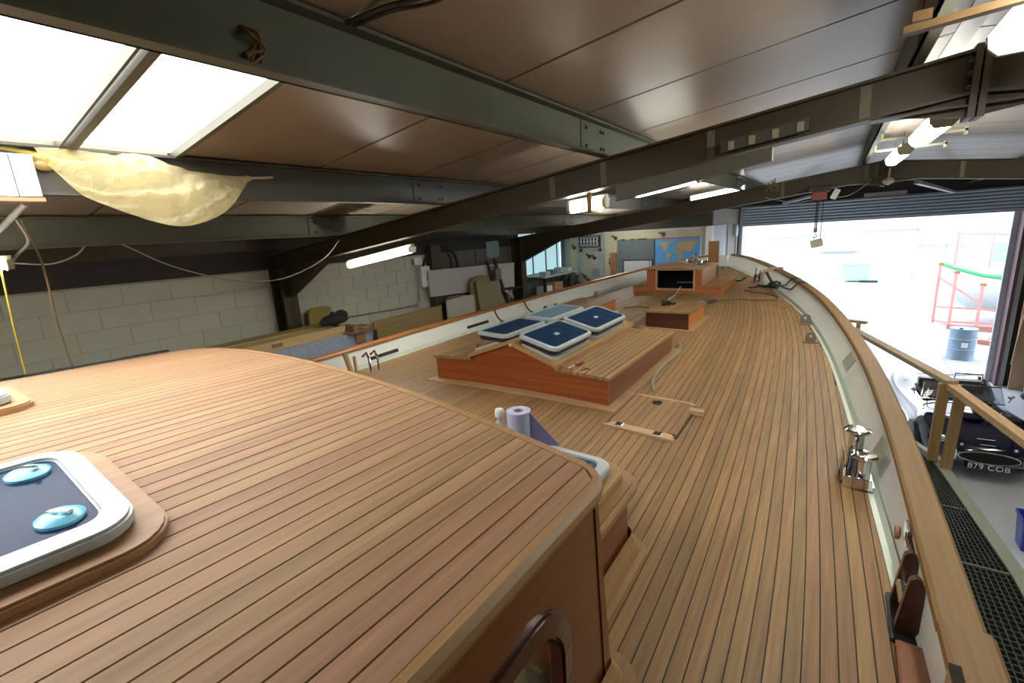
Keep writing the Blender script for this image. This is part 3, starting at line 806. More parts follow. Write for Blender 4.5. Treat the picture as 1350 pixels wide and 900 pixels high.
# framed hatches
def hatch(cx, cy, z, w, l, parent_name='deck_hatch', base=True, frot=(0, 0, 0), acryl=None, wrap=True, knobs=True, basemat=None, fw=.045):
    """Flush alloy hatch: wood base ring, alloy frame, tinted pane, two lock discs."""
    R = Euler(frot).to_matrix(); C = Vector((cx, cy, z))
    def q(u, v, d=0): return C + R @ Vector((u, v, d))
    if base:
        o = rrect(-w / 2 - .042, w / 2 + .042, -l / 2 - .042, l / 2 + .042, .09)
        i = rrect(-w / 2 + .03, w / 2 - .03, -l / 2 + .03, l / 2 - .03, .05)
        m = MB(); m.ringplate([q(a, b, -.03) for a, b in o], [q(a, b, -.03) for a, b in i], R @ Vector((0, 0, .042)))
        h = m.build(parent_name, basemat or TEAK_EDGE, yacht, 0, .005)
    else:
        m = MB(); m.ringplate([q(a, b, -.02) for a, b in rrect(-w / 2 + .015, w / 2 - .015, -l / 2 + .015, l / 2 - .015, .06)], [q(a, b, -.02) for a, b in rrect(-w / 2 + .04, w / 2 - .04, -l / 2 + .04, l / 2 - .04, .04)], R @ Vector((0, 0, .022)))
        h = m.build(parent_name, BLACK, yacht)
    m = MB(); m.ringplate([q(a, b, .014) for a, b in rrect(-w / 2, w / 2, -l / 2, l / 2, .07)], [q(a, b, .020) for a, b in rrect(-w / 2 + fw, w / 2 - fw, -l / 2 + fw, l / 2 - fw, .035)], R @ Vector((0, 0, .028)))
    m.build('hatch_frame', ALU_WHITE, h, 0, .005)
    m = MB(); m.prism([q(a, b, .036) for a, b in rrect(-w / 2 + fw - .004, w / 2 - fw + .004, -l / 2 + fw - .004, l / 2 - fw + .004, .035)], R @ Vector((0, 0, .005)))
    m.build('hatch_pane', acryl or ACRYL, h)
    if knobs:
        for u in (-w / 2 + fw + .05, w / 2 - fw - .055):
            m = MB(); m.lathe([(0, .0), (.034, 0), (.034, .006), (.02, .014), (.008, .014), (0, .012)], q(u, l / 2 - fw - .045, .0405), 18, 0, R); m.build('lock_disc', BLUE_DISC, h, 35)
            m = MB(); m.obox(q(u, l / 2 - fw - .045, .056), (.04, .010, .006), (0, 0, .6)); m.build('lock_handle', CHROME, h)
    if base:
        m = MB(); m.box(cx - w / 2 + .03, cx + w / 2 - .03, cy - l / 2 + .03, cy + l / 2 - .03, z - .034, z - .03); m.build('hatch_well', plain('hatch_well', (.05, .08, .11), .5), h)
    return h
sl = -math.atan(2 * .068 * .83)
def roof_hatch(x, w):
    hatch(CX + x, -.065, roof_z(x, -.065) + .004, w, .545, 'roof_hatch', True, (-.036, math.atan(2 * .068 * x), 0))
roof_hatch(.81, .42)
roof_hatch(-.22, .42)
# lower cabin forward of the wheelhouse
LW = 1.41; LY1 = 1.59; LZ = -.945
lc = MB(); lc.prism([(CX - LW, .93, -1.33), (CX + LW, .93, -1.33), (CX + LW, LY1 - .05, -1.33), (CX + LW - .05, LY1, -1.33), (CX - LW + .05, LY1, -1.33), (CX - LW, LY1 - .05, -1.33)], (0, 0, .30))
lowcab = lc.build('lower_cabin', MAHOG_Y, yacht)
def lcz(x): return LZ - .012 * x * x
m = MB()
oo = rrect(-LW - .032, LW + .032, .60, LY1 + .055, .10, 6); ii = rrect(-LW + .07, LW - .07, .70, LY1 - .05, .06, 6)
m.ringplate([(CX + a, b, lcz(a) - .05) for a, b in oo], [(CX + a, b, lcz(a) - .05) for a, b in ii], (0, 0, .055)); m.build('cabin_rim', TEAK_EDGE, lowcab, 0, .016, 3)
for j in range(-26, 26):
    a, b = j * .0515, (j + 1) * .0515
    m = MB(); m.hexa([(CX + a + .0025, .96, lcz(a) - .05), (CX + b - .0025, .96, lcz(b) - .05), (CX + b - .0025, LY1 - .052, lcz(b) - .05), (CX + a + .0025, LY1 - .052, lcz(a) - .05),
                      (CX + a + .0025, .96, lcz(a)), (CX + b - .0025, .96, lcz(b)), (CX + b - .0025, LY1 - .052, lcz(b)), (CX + a + .0025, LY1 - .052, lcz(a))]); m.build('plank', TEAK, lowcab)
hatch(CX + 1.175, 1.325, lcz(1.1) + .03, .36, .46, 'lower_hatch', True, (0, .02, 0), knobs=False)
# coves where the cabins meet the deck
def cove(x0, x1, y0, y1, r, h, o, name, wd=.10):
    A = rrect(x0 - wd, x1 + wd, y0, y1 + wd, r + .05, 6); B = rrect(x0, x1, y0 + .05, y1, r, 6)
    m = MB(); m.ringplate([(CX + a, b, dz(a, b) - .004) for a, b in A], [(CX + a, b, dz(a, b) - .004) for a, b in B], (0, 0, .018))
    B2 = rrect(x0 - .035, x1 + .035, y0, y1 + .035, r + .02, 6); B1 = rrect(x0 - .005, x1 + .005, y0, y1 + .005, r, 6)
    n = len(B2)
    for i in range(n):
        k = (i + 1) % n
        m.add([(CX + B2[i][0], B2[i][1], dz(*B2[i]) + .014), (CX + B2[k][0], B2[k][1], dz(*B2[k]) + .014), (CX + B1[k][0], B1[k][1], dz(*B1[k]) + h), (CX + B1[i][0], B1[i][1], dz(*B1[i]) + h)], [(0, 1, 2, 3)])
    m.build(name, TEAK_EDGE, o, 50)
cove(-1.415, 1.415, .5, 1.595, .05, .09, lowcab, 'cove', .06)
cove(-1.555, 1.555, -2.3, 1.035, .03, .07, wheelhouse, 'cove', .07)

# ------------------------------------------------------------------ coachroof with skylight
C0, C1, CY0, CY1 = -2.862, -1.222, 2.84, 4.39
CM = -2.04
def cz(x):
    return -.980 - .022 * max(0, (abs(x - CM) - .42)) / .40
m = MB()
for y, t in ((CY0, .03),):
    m.prism([(C0, y, -1.26), (C1, y, -1.26), (C1, y, cz(C1) - .02), (CM + .42, y, -.97), (CM, y, -.83), (CM - .42, y, -.97), (C0, y, cz(C0) - .02)], (0, t, 0))
coach = m.build('coachroof', MAHOG, yacht)
m = MB(); m.prism([(C0, CY1 - .03, -1.26), (C1, CY1 - .03, -1.26), (C1, CY1 - .03, cz(C1) - .02), (CM + .42, CY1 - .03, -.97), (CM, CY1 - .03, -.83), (CM - .42, CY1 - .03, -.97), (C0, CY1 - .03, cz(C0) - .02)], (0, .03, 0)); m.build('end_wall', MAHOG, coach)
for x in (C0, C1 - .03):
    m = MB(); m.prism([(x, CY0 + .03, -1.26), (x, CY1 - .03, -1.26), (x, CY1 - .03, cz(x) - .02), (x, CY0 + .03, cz(x) - .02)], (.03, 0, 0)); m.build('side_wall', MAHOG_Y, coach)
for s in (-1, 1):
    xi = CM + s * .40; xo = C1 + .022 if s > 0 else C0 - .022
    n = 9; Wd = abs(xo - xi)
    for j in range(n):
        a = xi + s * Wd * j / n; b = xi + s * Wd * (j + 1) / n
        a, b = min(a, b), max(a, b); g = .0034
        e = 0
        mm = MB(); mm.hexa([(a + g, CY0 - .022, cz(a) - .024), (b - g, CY0 - .022, cz(b) - .024), (b - g, CY1 + .02, cz(b) - .024), (a + g, CY1 + .02, cz(a) - .024),
                            (a + g, CY0 - .022, cz(a)), (b - g, CY0 - .022, cz(b)), (b - g, CY1 + .02, cz(b)), (a + g, CY1 + .02, cz(a))])
        mm.build('plank', TEAK_EDGE if j == n - 1 else TEAK, coach, 0, .004 if j == n - 1 else 0)
    a, b = min(xi, xo), max(xi, xo); a += .012 if s < 0 else 0; b -= .012 if s > 0 else 0
    m = MB(); m.hexa([(a, CY0, cz(a) - .03), (b, CY0, cz(b) - .03), (b, CY1, cz(b) - .03), (a, CY1, cz(a) - .03), (a, CY0, cz(a) - .008), (b, CY0, cz(b) - .008), (b, CY1, cz(b) - .008), (a, CY1, cz(a) - .008)]); m.build('plank_bed', CAULK, coach)
m = MB()
for s in (-1, 1):
    a, b = (CM, -.812), (CM + s * .43, -.962)
    m.hexa([(a[0], CY0 - .03, a[1] - .022), (b[0], CY0 - .03, b[1] - .022), (b[0], CY1 + .035, b[1] - .022), (a[0], CY1 + .035, a[1] - .022), (a[0], CY0 - .03, a[1] + .010), (b[0], CY0 - .03, b[1] + .010), (b[0], CY1 + .035, b[1] + .010), (a[0], CY1 + .035, a[1] + .010)])
m.build('skylight_roof', TEAK_EDGE, coach, 0, .004)
m = MB(); m.sphere((CM + .02, CY0 - .028, -.835), .012, 10, 6); m.build('white_knob', WHITEP, coach, 60)
# the four tilted skylight sashes
th = math.atan2(.15, .43)
for s in (1, -1):
    for (ya, yb), pale in (((2.83, 3.49), 0), ((3.55, 4.27), 1)):
        cxx = CM + s * (.235 if s > 0 else .19); zz = -.812 - .235 * .349 + .078 if s > 0 else -.785
        h = hatch(cxx, (ya + yb) / 2, zz - .02, .36 if s > 0 else .32, yb - ya, 'skylight_sash', False, (0, th * .80 if s > 0 else .06, 0), ACRYL if not (s < 0 and pale) else ACRYL_PALE, knobs=False, fw=.032)
        m = MB(); R = Euler((0, s * th, 0)).to_matrix(); C = Vector((CM + s * .235, (ya + yb) / 2, -.812 - .235 * .349 + .012))
        m.ringplate([C + R @ Vector((a, b, 0)) for a, b in rrect(-.165, .165, -(yb - ya) / 2 + .02, (yb - ya) / 2 - .02, .05)], [C + R @ Vector((a, b, 0)) for a, b in rrect(-.14, .14, -(yb - ya) / 2 + .05, (yb - ya) / 2 - .05, .03)], R @ Vector((0, 0, .02))); m.build('lower_frame', ALU, h)
        m = MB(); m.prism([C + R @ Vector((a, b, .001)) for a, b in rrect(-.15, .15, -(yb - ya) / 2 + .03, (yb - ya) / 2 - .03, .03)], R @ Vector((0, 0, .003))); m.build('opening', plain('aqua_sheet', (.04, .16, .20), .1), h)  # flat aqua sheet set in the sash opening
        for e in (ya + .06, yb - .06):
            m = MB(); p0 = C + R @ Vector((s * .13, e - (ya + yb) / 2, .0)); m.cyl(p0, p0 + R @ Vector((0, 0, .05)), .012, 8); m.build('stay', CHROME, h, 40)
        m = MB(); m.obox(C + R @ Vector((s * -.01, -.02, .088 if s > 0 else .03)), (.032, .06, .002), (0, s * th, 0)); m.build('sticker', plain('pale_sticker', (.35, .42, .5), .5), h)

A = loop4(C0 - .075, C1 + .075, CY0 - .075, CY1 + .075); B = loop4(C0, C1, CY0, CY1)
m = MB(); m.ringplate([(a, c, dz(a - CX, c) - .003) for a, c in A], [(a, c, dz(a - CX, c) - .003) for a, c in B], (0, 0, .013)); m.build('margin', TEAK_X, coach)
# two small deck boxes
def deckbox(x0, x1, y0, y1, zt, mats, label=None):
    m = MB(); zb = -1.27
    m.box(x0, x1, y0, y0 + .025, zb, zt - .018)
    b = m.build('deck_box', mats[0], yacht)
    for xx in (x0, x1 - .025):
        m = MB(); m.box(xx, xx + .025, y0 + .025, y1, zb, zt - .018); m.build('side_wall', mats[1], b)
    m = MB(); m.box(x0 + .025, x1 - .025, y1 - .025, y1, zb, zt - .018); m.build('end_wall', mats[1], b)
    n = 11; W = x1 - x0 + .05
    for j in range(n):
        a = x0 - .025 + W * j / n; c = a + W / n
        m = MB(); m.box(a + .002, c - .002, y0 - .022, y1 + .02, zt - .02, zt); m.build('plank', TEAK, b, 0, .0)
    m = MB(); m.box(x0 - .01, x1 + .01, y0 - .01, y1 + .01, zt - .022, zt - .012); m.build('plank_bed', CAULK, b)
    A = loop4(x0 - .06, x1 + .06, y0 - .06, y1 + .06); B = loop4(x0, x1, y0, y1)
    m = MB(); m.ringplate([(a, c, dz(a - CX, c) - .003) for a, c in A], [(a, c, dz(a - CX, c) - .003) for a, c in B], (0, 0, .014)); m.build('margin', TEAK_X, b)
    return b
deckbox(-1.755, -1.275, 5.2, 5.96, -.955, (MAHOG_DARK, COMPWOOD))
deckbox(-2.98, -2.46, 5.2, 6.0, -.955, (MAHOG, COMPWOOD))

# companionway
m = MB(); zb = -1.17
m.box(-2.785, -2.55, 7.6, 7.63, zb, -.978); m.box(-1.675, -1.39, 7.6, 7.63, zb, -.978)
m.box(-2.55, -2.375, 7.595, 7.63, zb, -.70); m.box(-1.805, -1.675, 7.595, 7.63, zb, -.70); m.box(-2.375, -1.805, 7.595, 7.63, zb, -1.02); m.prism([(-2.55, 7.595, -.705), (-1.675, 7.595, -.705), (-1.675, 7.595, -.72), (-1.805, 7.595, -.72), (-2.375, 7.595, -.72), (-2.55, 7.595, -.72)], (0, .035, 0)); m.prism([(-2.53, 7.6, -.71), (-1.70, 7.6, -.71), (-1.9, 7.6, -.69), (-2.11, 7.6, -.682), (-2.32, 7.6, -.69)], (0, .03, 0))
comp = m.build('companionway', COMPWOOD, yacht)
m = MB()
for x in (-2.785, -1.42): m.box(x, x + .03, 7.63, 8.95, zb, -.978)
m.box(-2.785, -1.39, 8.92, 8.95, zb, -.978); m.build('step_walls', COMPWOOD, comp)
for x0, x1 in ((-2.80, -2.552), (-1.672, -1.372)):
    n = 5
    for j in range(n):
        a = x0 + (x1 - x0) * j / n; b = x0 + (x1 - x0) * (j + 1) / n
        m = MB(); m.box(a + .002, b - .002, 7.58, 8.97, -.978, -.962); m.build('plank', TEAK, comp)
m = MB()
for x in (-2.55, -1.70): m.box(x, x + .025, 7.63, 8.65, -1.0, -.72)
m.box(-2.55, -1.675, 8.62, 8.65, -1.0, -.70); m.build('tower_walls', wood('pinkish_side', (.46, .26, .16), (.36, .19, .11), 'Y', .5, 0), comp)
R_ = []
for y in (7.57, 8.70):
    R_.append([(x, y, -.725 + .05 * (1 - ((x + 2.11) / .47) ** 2) * .9 + d) for x, d in [(-2.58 + .94 * k / 10, 0) for k in range(11)] + [(-1.64 - .94 * k / 10, .022) for k in range(11)]])
m = MB(); m.loft([[v for v in R_[0]], [v for v in R_[1]]], True); m.build('tower_top', TRIMWOOD, comp)
m = MB(); m.ringplate([(a, 7.585, b) for a, b in ((-2.40, -1.04), (-1.78, -1.04), (-1.78, -.70), (-2.40, -.70))], [(a, 7.585, b) for a, b in ((-2.375, -1.015), (-1.805, -1.015), (-1.805, -.72), (-2.375, -.72))], (0, .05, 0)); m.build('opening_frame', TRIMWOOD, comp)
m = MB(); m.box(-2.53, -1.70, 8.2, 8.22, -1.15, -.72); m.box(-2.53, -1.70, 7.64, 8.2, -1.06, -1.05); m.box(-2.53, -2.51, 7.64, 8.2, -1.06, -.73); m.box(-1.72, -1.70, 7.64, 8.2, -1.06, -.73); m.box(-2.53, -1.70, 7.64, 8.2, -.735, -.73); m.build('dark_well', HOLE_SHADE, comp)  # lining with the shade of the enclosed well put into its colour
m = MB(); m.box(-2.15, -1.81, 7.95, 7.97, -.965, -.95); m.build('inner_ledge', plain('grey_ledge', (.3, .3, .28), .5), comp)

# flush deck hatch with hinges, ring and a wedge holding it ajar
dh = MB(); y0, y1, x0, x1 = 2.58, 3.18, -1.13, -.70
def dpt(x, y, d=0): return (x, y, dz(x - CX, y) + d)
A = rrect(x0 - .008, x1 + .008, y0 - .008, y1 + .008, .07, 5)
dh.prism([dpt(a, b, .001) for a, b in A], (0, 0, .002)); lid = dh.build('flush_hatch', CAULK, yacht)
n = 9
for j in range(n):
    a = x0 + (x1 - x0) * j / n; b = x0 + (x1 - x0) * (j + 1) / n; g = .002
    ya = y0 + .05; yb = y1 - .04
    if j == n - 1: ya += .02; yb -= .02
    up = .002 + .018 * j / n
    m = MB(); m.hexa([dpt(a + g, ya, 0), dpt(b - g, ya, 0), dpt(b - g, yb, 0), dpt(a + g, yb, 0), dpt(a + g, ya, .006 + up * .6), dpt(b - g, ya, .006 + up * .6), dpt(b - g, yb, .006 + up), dpt(a + g, yb, .006 + up)]); m.build('plank', TEAK, lid)
for ya, yb, xe in ((y0 - .012, y0 + .02, .03), (y0 + .023, y0 + .05, 0), (y1 - .04, y1 - .01, 0)):
    m = MB(); m.hexa([dpt(x0 - xe, ya, 0), dpt(x1 + xe * .3, ya, 0), dpt(x1 + xe * .3 - .03, yb, 0), dpt(x0 + .03, yb, 0), dpt(x0 - xe, ya, .01), dpt(x1 + xe * .3, ya, .018), dpt(x1 + xe * .3 - .03, yb, .022), dpt(x0 + .03, yb, .01)]); m.build('end_board', TRIMWOOD, lid)
for hx in (-1.045, -.80):
    m = MB(); m.obox(dpt(hx, 2.592, .02), (.05, .06, .006)); hg = m.build('hinge', CHROME, lid, 0, .002)
m = MB(); m.lathe([(.014, 0), (.036, 0), (.034, .006), (.016, .005)], dpt(-.945, 3.05, .016), 20); m.build('lift_ring', CHROME, lid, 40)
m = MB(); m.prism([dpt(-.72, 3.00, .006), dpt(-.63, 3.02, .004), dpt(-.635, 3.075, .004), dpt(-.72, 3.06, .006)], (0, 0, .03)); wedge = lone('wood_wedge', 'small pale wooden wedge propping the flush deck hatch ajar', 'wedge', m, TRIMWOOD)

# ------------------------------------------------------------------ lamps
def lamp(label, p, q, w=.12, h=.07, diff='box', up=(0, 0, 1), grp=None, hang=0.0):
    """Fluorescent batten: housing above, glowing diffuser below, end caps, optional hangers."""
    p, q = Vector(p), Vector(q); d = (q - p).normalized()
    c = (p + q) / 2
    t = thing('fluorescent_lamp', label, 'lamp', c, grp)
    m = MB(); m.bar(p + Vector((0, 0, h * .5 + .015)), q + Vector((0, 0, h * .5 + .015)), w * .55, .03); m.build('housing', HOUSING, t)
    r = d.cross(Vector((0, 0, 1))).normalized(); n = Vector((0, 0, 1))
    sec = [(-w / 2, h / 2), (w / 2, h / 2), (w / 2 * .92, -h * .1), (w * .28, -h / 2), (-w * .28, -h / 2), (-w / 2 * .92, -h * .1)]
    m = MB(); m.loft([[e + r * a + n * b for a, b in sec] for e in (p + d * .03, q - d * .03)]); m.build('diffuser', TUBE, t)
    for e, s in ((p, 1), (q, -1)):
        m = MB(); m.loft([[e + d * (s * k) + r * a * 1.04 + n * b * 1.04 for a, b in sec] for k in (0, .03)]); m.build('end_cap', HOUSING if diff != 'white' else WHITEP, t)
    if hang:
        for k in (.2, .8):
            e = p.lerp(q, k); m = MB(); m.cyl(e + Vector((0, 0, h * .5 + .02)), e + Vector((0, 0, h * .5 + .03 + hang)), .004, 6); m.build('hanger', STEEL_GREY, t)
    return t
lamp('glowing strip lamp under the near frame, above the block wall', (-4.66, 3.36, -.235), (-3.56, 3.36, -.085), .09, .055, 'white', hang=.04)
lamp('large glowing ridge lamp at the top right corner, in front of the near frame', (.51, 1.75, .60), (.51, 2.76, .60), .165, .075, hang=.12)
lamp('glowing ridge lamp just beyond the apex of the near frame', (.53, 4.35, .56), (.53, 5.55, .57), .15, .08, hang=.14)
lamp('farthest glowing ridge lamp, above the bell shaped fitting', (.50, 6.25, .575), (.50, 7.75, .59), .13, .08, hang=.14)
lamp('short glowing lamp with a brown strap under the near frame, over the small deck boxes', (-1.84, 3.52, .175), (-1.50, 3.52, .20), .09, .07)
lamp('long thin glowing strip between the two frames, left of the olive rail', (-1.62, 4.45, .285), (-1.02, 4.45, .365), .08, .035, hang=.1)
lamp('long thin glowing strip just above the far frame', (-2.3, 9.25, .44), (-1.36, 9.25, .55), .09, .05, hang=.06)
lamp('small cold white lamp at the left edge under the eaves', (-4.0, -.10, .01), (-4.0, .575, .01), .08, .05, hang=.2)
lamp('added fill lamp over the office corner, hidden by the far frame', (-4.75, 10.3, .0), (-3.7, 10.3, .12), .09, .05, hang=.06)  # unseen lamp added to brighten the office partition
lamp('added fill lamp over the car bay, nearer the stern', (3.6, 3.6, .36), (3.6, 5.0, .36), .12, .07, hang=.06)  # out-of-view lamp added to brighten the floor and the car
lamp('added fill lamp over the car bay, nearer the door', (3.6, 7.0, .36), (3.6, 8.4, .36), .12, .07, hang=.06)  # second out-of-view lamp added for a brighter car bay
_b = MB(); _b.box(-1.60, -1.565, 3.36, 3.375, .13, .30); _b.box(-1.60, -1.565, 3.36, 3.59, .13, .138); lone('lamp_strap', 'brown strap around the short lamp under the near frame', 'strap', _b, CARD)
# slotted cross bars that carry the ridge lamps
for y, nm in ((5.75, 'nearer'), (6.7, 'farther')):
    m = MB(); m.box(.27, .86, y - .02, y + .02, .63, .65); m.box(.27, .29, y - .02, y + .02, .65, .72); m.box(.84, .86, y - .02, y + .02, .60, .66)
    lone('lamp_bar', 'olive cross bar holding the ridge lamps, the %s of two' % nm, 'bracket', m, HOUSING)
m = MB(); m.lathe([(.012, .2), (.012, .07), (.05, .06), (.075, .02), (.06, -.01), (.02, -.035), (0, -.04)], (.56, 8.86, .40), 16)
lone('bell', 'pale bell shaped fitting hanging under the far frame at the ridge', 'fitting', m, plain('bell_cream', (.45, .43, .30), .5), None, 40)
# terminal box along the near frame
t = thing('junction_box', 'grey wiring channel with pale fuse blocks on the near frame', 'junction box', (-.4, 3.2, .44))
m = MB(); m.hexa([(-.62, 3.19, .405), (-.17, 3.19, .462), (-.17, 3.23, .462), (-.62, 3.23, .405), (-.62, 3.19, .47), (-.17, 3.19, .527), (-.17, 3.23, .527), (-.62, 3.23, .47)]); m.build('channel', STEEL_GREY, t)
for x in (-.56, -.45, -.33, -.21):
    z = .437 + (x + .56) * .127
    m = MB(); m.box(x - .016, x + .016, 3.175, 3.19, z - .022, z + .026); m.build('fuse_block', plain('fuse_cream', (.26, .26, .16), .5), t)
# chain hoist
t = thing('chain_hoist', 'red electric chain hoist hanging from the far frame with a wooden block on its hook', 'hoist', (-.26, 8.85, .29))
m = MB(); m.box(-.40, -.14, 8.74, 8.98, .35, .43); m.cyl((-.42, 8.86, .40), (-.12, 8.86, .40), .045, 14); m.build('trolley', BLACK, t, 30)
m = MB(); m.box(-.35, -.17, 8.78, 8.92, .24, .35); m.cyl((-.36, 8.85, .29), (-.16, 8.85, .29), .06, 14); m.build('motor', plain('hoist_red', (.25, .055, .035), .5), t, 30)
m = MB(); m.obox((-.06, 8.84, .30), (.08, .03, .15), (0, .4, 0)); m.build('side_arm', WHITEP, t, 0, .005)
for x in (-.285, -.265):
    m = MB(); m.cyl((x, 8.85, .24), (x, 8.85, -.24), .009, 6); m.build('chain', BLACK, t)
m = MB(); m.cyl((-.20, 8.85, .25), (-.205, 8.85, -.33), .006, 6); m.build('pendant_cord', BLACK, t)
m = MB(); m.box(-.30, -.25, 8.83, 8.87, -.26, -.20); m.tube([(-.275, 8.85, -.26), (-.275, 8.85, -.29), (-.25, 8.85, -.32), (-.275, 8.85, -.345), (-.30, 8.85, -.33)], .008, 8); m.build('hook', CHROME, t, 40)
m = MB(); m.obox((-.245, 8.85, -.43), (.16, .06, .12), (0, -.25, 0)); m.cyl((-.275, 8.85, -.34), (-.30, 8.85, -.37), .006, 6); m.cyl((-.205, 8.85, -.33), (-.20, 8.85, -.39), .006, 6); m.build('wooden_block', plain('pale_block', (.50, .47, .38), .6), t)
m = MB(); m.tube(smooth_curve([(-.05, 8.86, .25), (.10, 8.87, .26), (.26, 8.88, .36), (.36, 8.88, .47)]), .007, 6); lone('hoist_cable', 'grey cable looping from the hoist along the far frame to the ridge', 'cable', m, GREYCABLE, None, 60)
m = MB(); m.tube(smooth_curve([(-.28, 8.84, .25), (-.55, 8.84, .22), (-.80, 8.84, .27), (-1.0, 8.86, .33)]), .007, 6); lone('hoist_cable', 'grey cable sagging left from the hoist along the far frame', 'cable', m, GREYCABLE, None, 60)
m = MB(); m.box(.50, 1.33, YF - .03, YF - .0, .30, .46); lone('wall_plate', 'pale ribbed plate on the dark gable above the roller door', 'plate', m, GREYB)
for a, b, nm in (((-.25, 11.2, .42), (-1.2, 14.4, .36), 'left'), ((.95, 9.6, .40), (2.1, 14.6, .33), 'right')):
    m = MB(); m.bar(a, b, .07, .05); lone('roof_brace', 'pale diagonal roof brace on the %s of the ridge beyond the far frame' % nm, 'brace', m, JAMB_GREY)
# rope tangle on the far frame
m = MB()
for k in range(7):
    a = random.uniform(-.1, .1); m.tube(smooth_curve([(-1.0 + a, 8.9, .50), (-.95 + random.uniform(-.12, .12), 8.87, .56 + random.uniform(-.04, .06)), (-.90 + random.uniform(-.1, .1), 8.88, .49), (-.92 + random.uniform(-.1, .1), 8.88, .42)], 5), .008, 5)
lone('rope_tangle', 'brown rope ends tied around the far frame left of the hoist', 'rope', m, BROWNROPE, None, 60)
# timber batten across the ridge purlin and rope knot on the olive purlin
m = MB(); m.bar((.13, 2.18, .575), (.62, 2.16, .60), .045, .022); m.box(.15, .20, 2.18, 2.26, .60, .63)
lone('timber_batten', 'varnished timber batten wedged under the ridge purlin at the top right', 'batten', m, wood('batten_wood', (.20, .11, .035), (.12, .062, .02), 'X', .6))
m = MB()
for k in range(5): m.tube(smooth_curve([(-1.43, .78, .62), (-1.40 + .01 * k, .80 + random.uniform(-.03, .03), .585), (-1.405, .81 + random.uniform(-.02, .03), .565), (-1.40, .79 + random.uniform(-.03, .03), .54 - .01 * k)], 4), .004, 5)
lone('rope_knot', 'small brown rope knot on the thick olive purlin', 'rope', m, BROWNROPE, None, 60)
m = MB(); m.tube(smooth_curve([(-1.36, 1.10, .70), (-1.22, 1.14, .715), (-1.05, 1.18, .72), (-.85, 1.16, .755)], 6), .008, 6); m.tube(smooth_curve([(-1.36, 1.13, .70), (-1.22, 1.17, .715), (-1.05, 1.22, .715), (-.85, 1.22, .755)], 6), .006, 6)
lone('ceiling_cable', 'twin dark cable clipped to the ceiling beyond the olive purlin', 'cable', m, BLACK, None, 60)

# ------------------------------------------------------------------ plastic sheet, white box and ropes at the left
t = thing('plastic_sheet', 'crumpled yellow translucent plastic sheet slung under the skylight', 'sheet', (-2.95, 1.05, .2))
import mathutils
from mathutils import noise as mnoise
NU, NV = 56, 26
vs = []
top = smooth_curve([(-2.98, .56, .515), (-2.97, .78, .505), (-2.96, .95, .515), (-2.95, 1.12, .46), (-2.95, 1.30, .435), (-2.95, 1.50, .435)], 12)
low = smooth_curve([(-2.98, .60, .43), (-2.94, .69, .30), (-2.90, .86, .21), (-2.86, 1.05, .15), (-2.86, 1.28, .225), (-2.95, 1.50, .42)], 12)
for i in range(NU + 1):
    u = i / NU; a = top[min(int(u * (len(top) - 1)), len(top) - 1)]; b = low[min(int(u * (len(low) - 1)), len(low) - 1)]
    for j in range(NV + 1):
        v = j / NV; p = a.lerp(b, v)
        belly = sin(pi * v) * .10 * sin(pi * min(1, u * 1.02))
        w = mnoise.noise(Vector((u * 7 + v * 5, v * 3, 1.3))) * .055 + mnoise.noise(Vector((u * 22, v * 9 + u * 8, 4.1))) * .022
        p = p + Vector((.035 + belly + w * sin(pi * u), .03 * (1 - u), w * .5 * sin(pi * v)))
        vs.append(p)
fs = [(i * (NV + 1) + j, (i + 1) * (NV + 1) + j, (i + 1) * (NV + 1) + j + 1, i * (NV + 1) + j + 1) for i in range(NU) for j in range(NV)]
m = MB(); m.add(vs, fs)
FILM = film('yellow_film', (.96, .87, .52))
m.build('film', FILM, t, 180)
m = MB()
for i in range(10):
    R_ = .03 * (1 - .04 * i)
    m.sphere((-2.97 + random.uniform(-.02, .02), .60 + .012 * i + random.uniform(-.01, .01), .47 + random.uniform(-.035, .03)), .03, 8, 6, 0, (1, 1.2, .8))
m.build('gathered_end', film('gathered_film', (.9, .78, .40)), t, 180)
m = MB(); m.sphere((-2.95, 1.505, .428), .018, 10, 8, 0, (1, 1.3, 1)); m.build('knot', FILM, t, 60)
m = MB(); m.tube([(-2.95, 1.50, .43), (-2.96, 1.57, .437), (-3.0, 1.69, .452)], .008, 6); m.build('tie_rope', plain('pale_rope', (.55, .53, .45), .8), t, 60)
m = MB(); m.tube([(-2.98, .62, .48), (-3.0, .55, .495), (-3.0, .46, .51), (-3.0, .20, .52)], .012, 6); m.build('tie_strip', plain('yellow_tie', (.75, .60, .12), .6), t, 60)
t = thing('white_box', 'white board box hanging at the left edge below the skylight', 'box', (-2.92, .2, .28))
m = MB(); m.prism([(-2.92, -.45, .47), (-2.92, .575, .47), (-2.92, .575, .295), (-2.92, -.45, .285)], (-.03, 0, 0)); m.build('panel', WHITEBOX, t)
m = MB(); m.box(-2.97, -2.90, -.45, .578, .272, .288); m.build('bottom_board', CARD, t)
m = MB(); m.box(-2.919, -2.917, .5, .503, .29, .468); m.build('joint', SEAMSTRIP, t)
m = MB(); m.tube([(-4.0, .52, -.02), (-4.0, .50, -.35), (-4.0, .483, -.75)], .0055, 6); lone('yellow_rope', 'taut yellow rope hanging at the left edge in front of the block wall', 'rope', m, YELLOWROPE, None, 60)
m = MB(); m.tube(smooth_curve([(-4.0, .665, .27), (-4.0, .70, .0), (-4.0, .69, -.35), (-4.0, .70, -.70)]), .0065, 6); lone('brown_rope', 'brown rope hanging slightly slack right of the yellow rope', 'rope', m, BROWNROPE, None, 60)
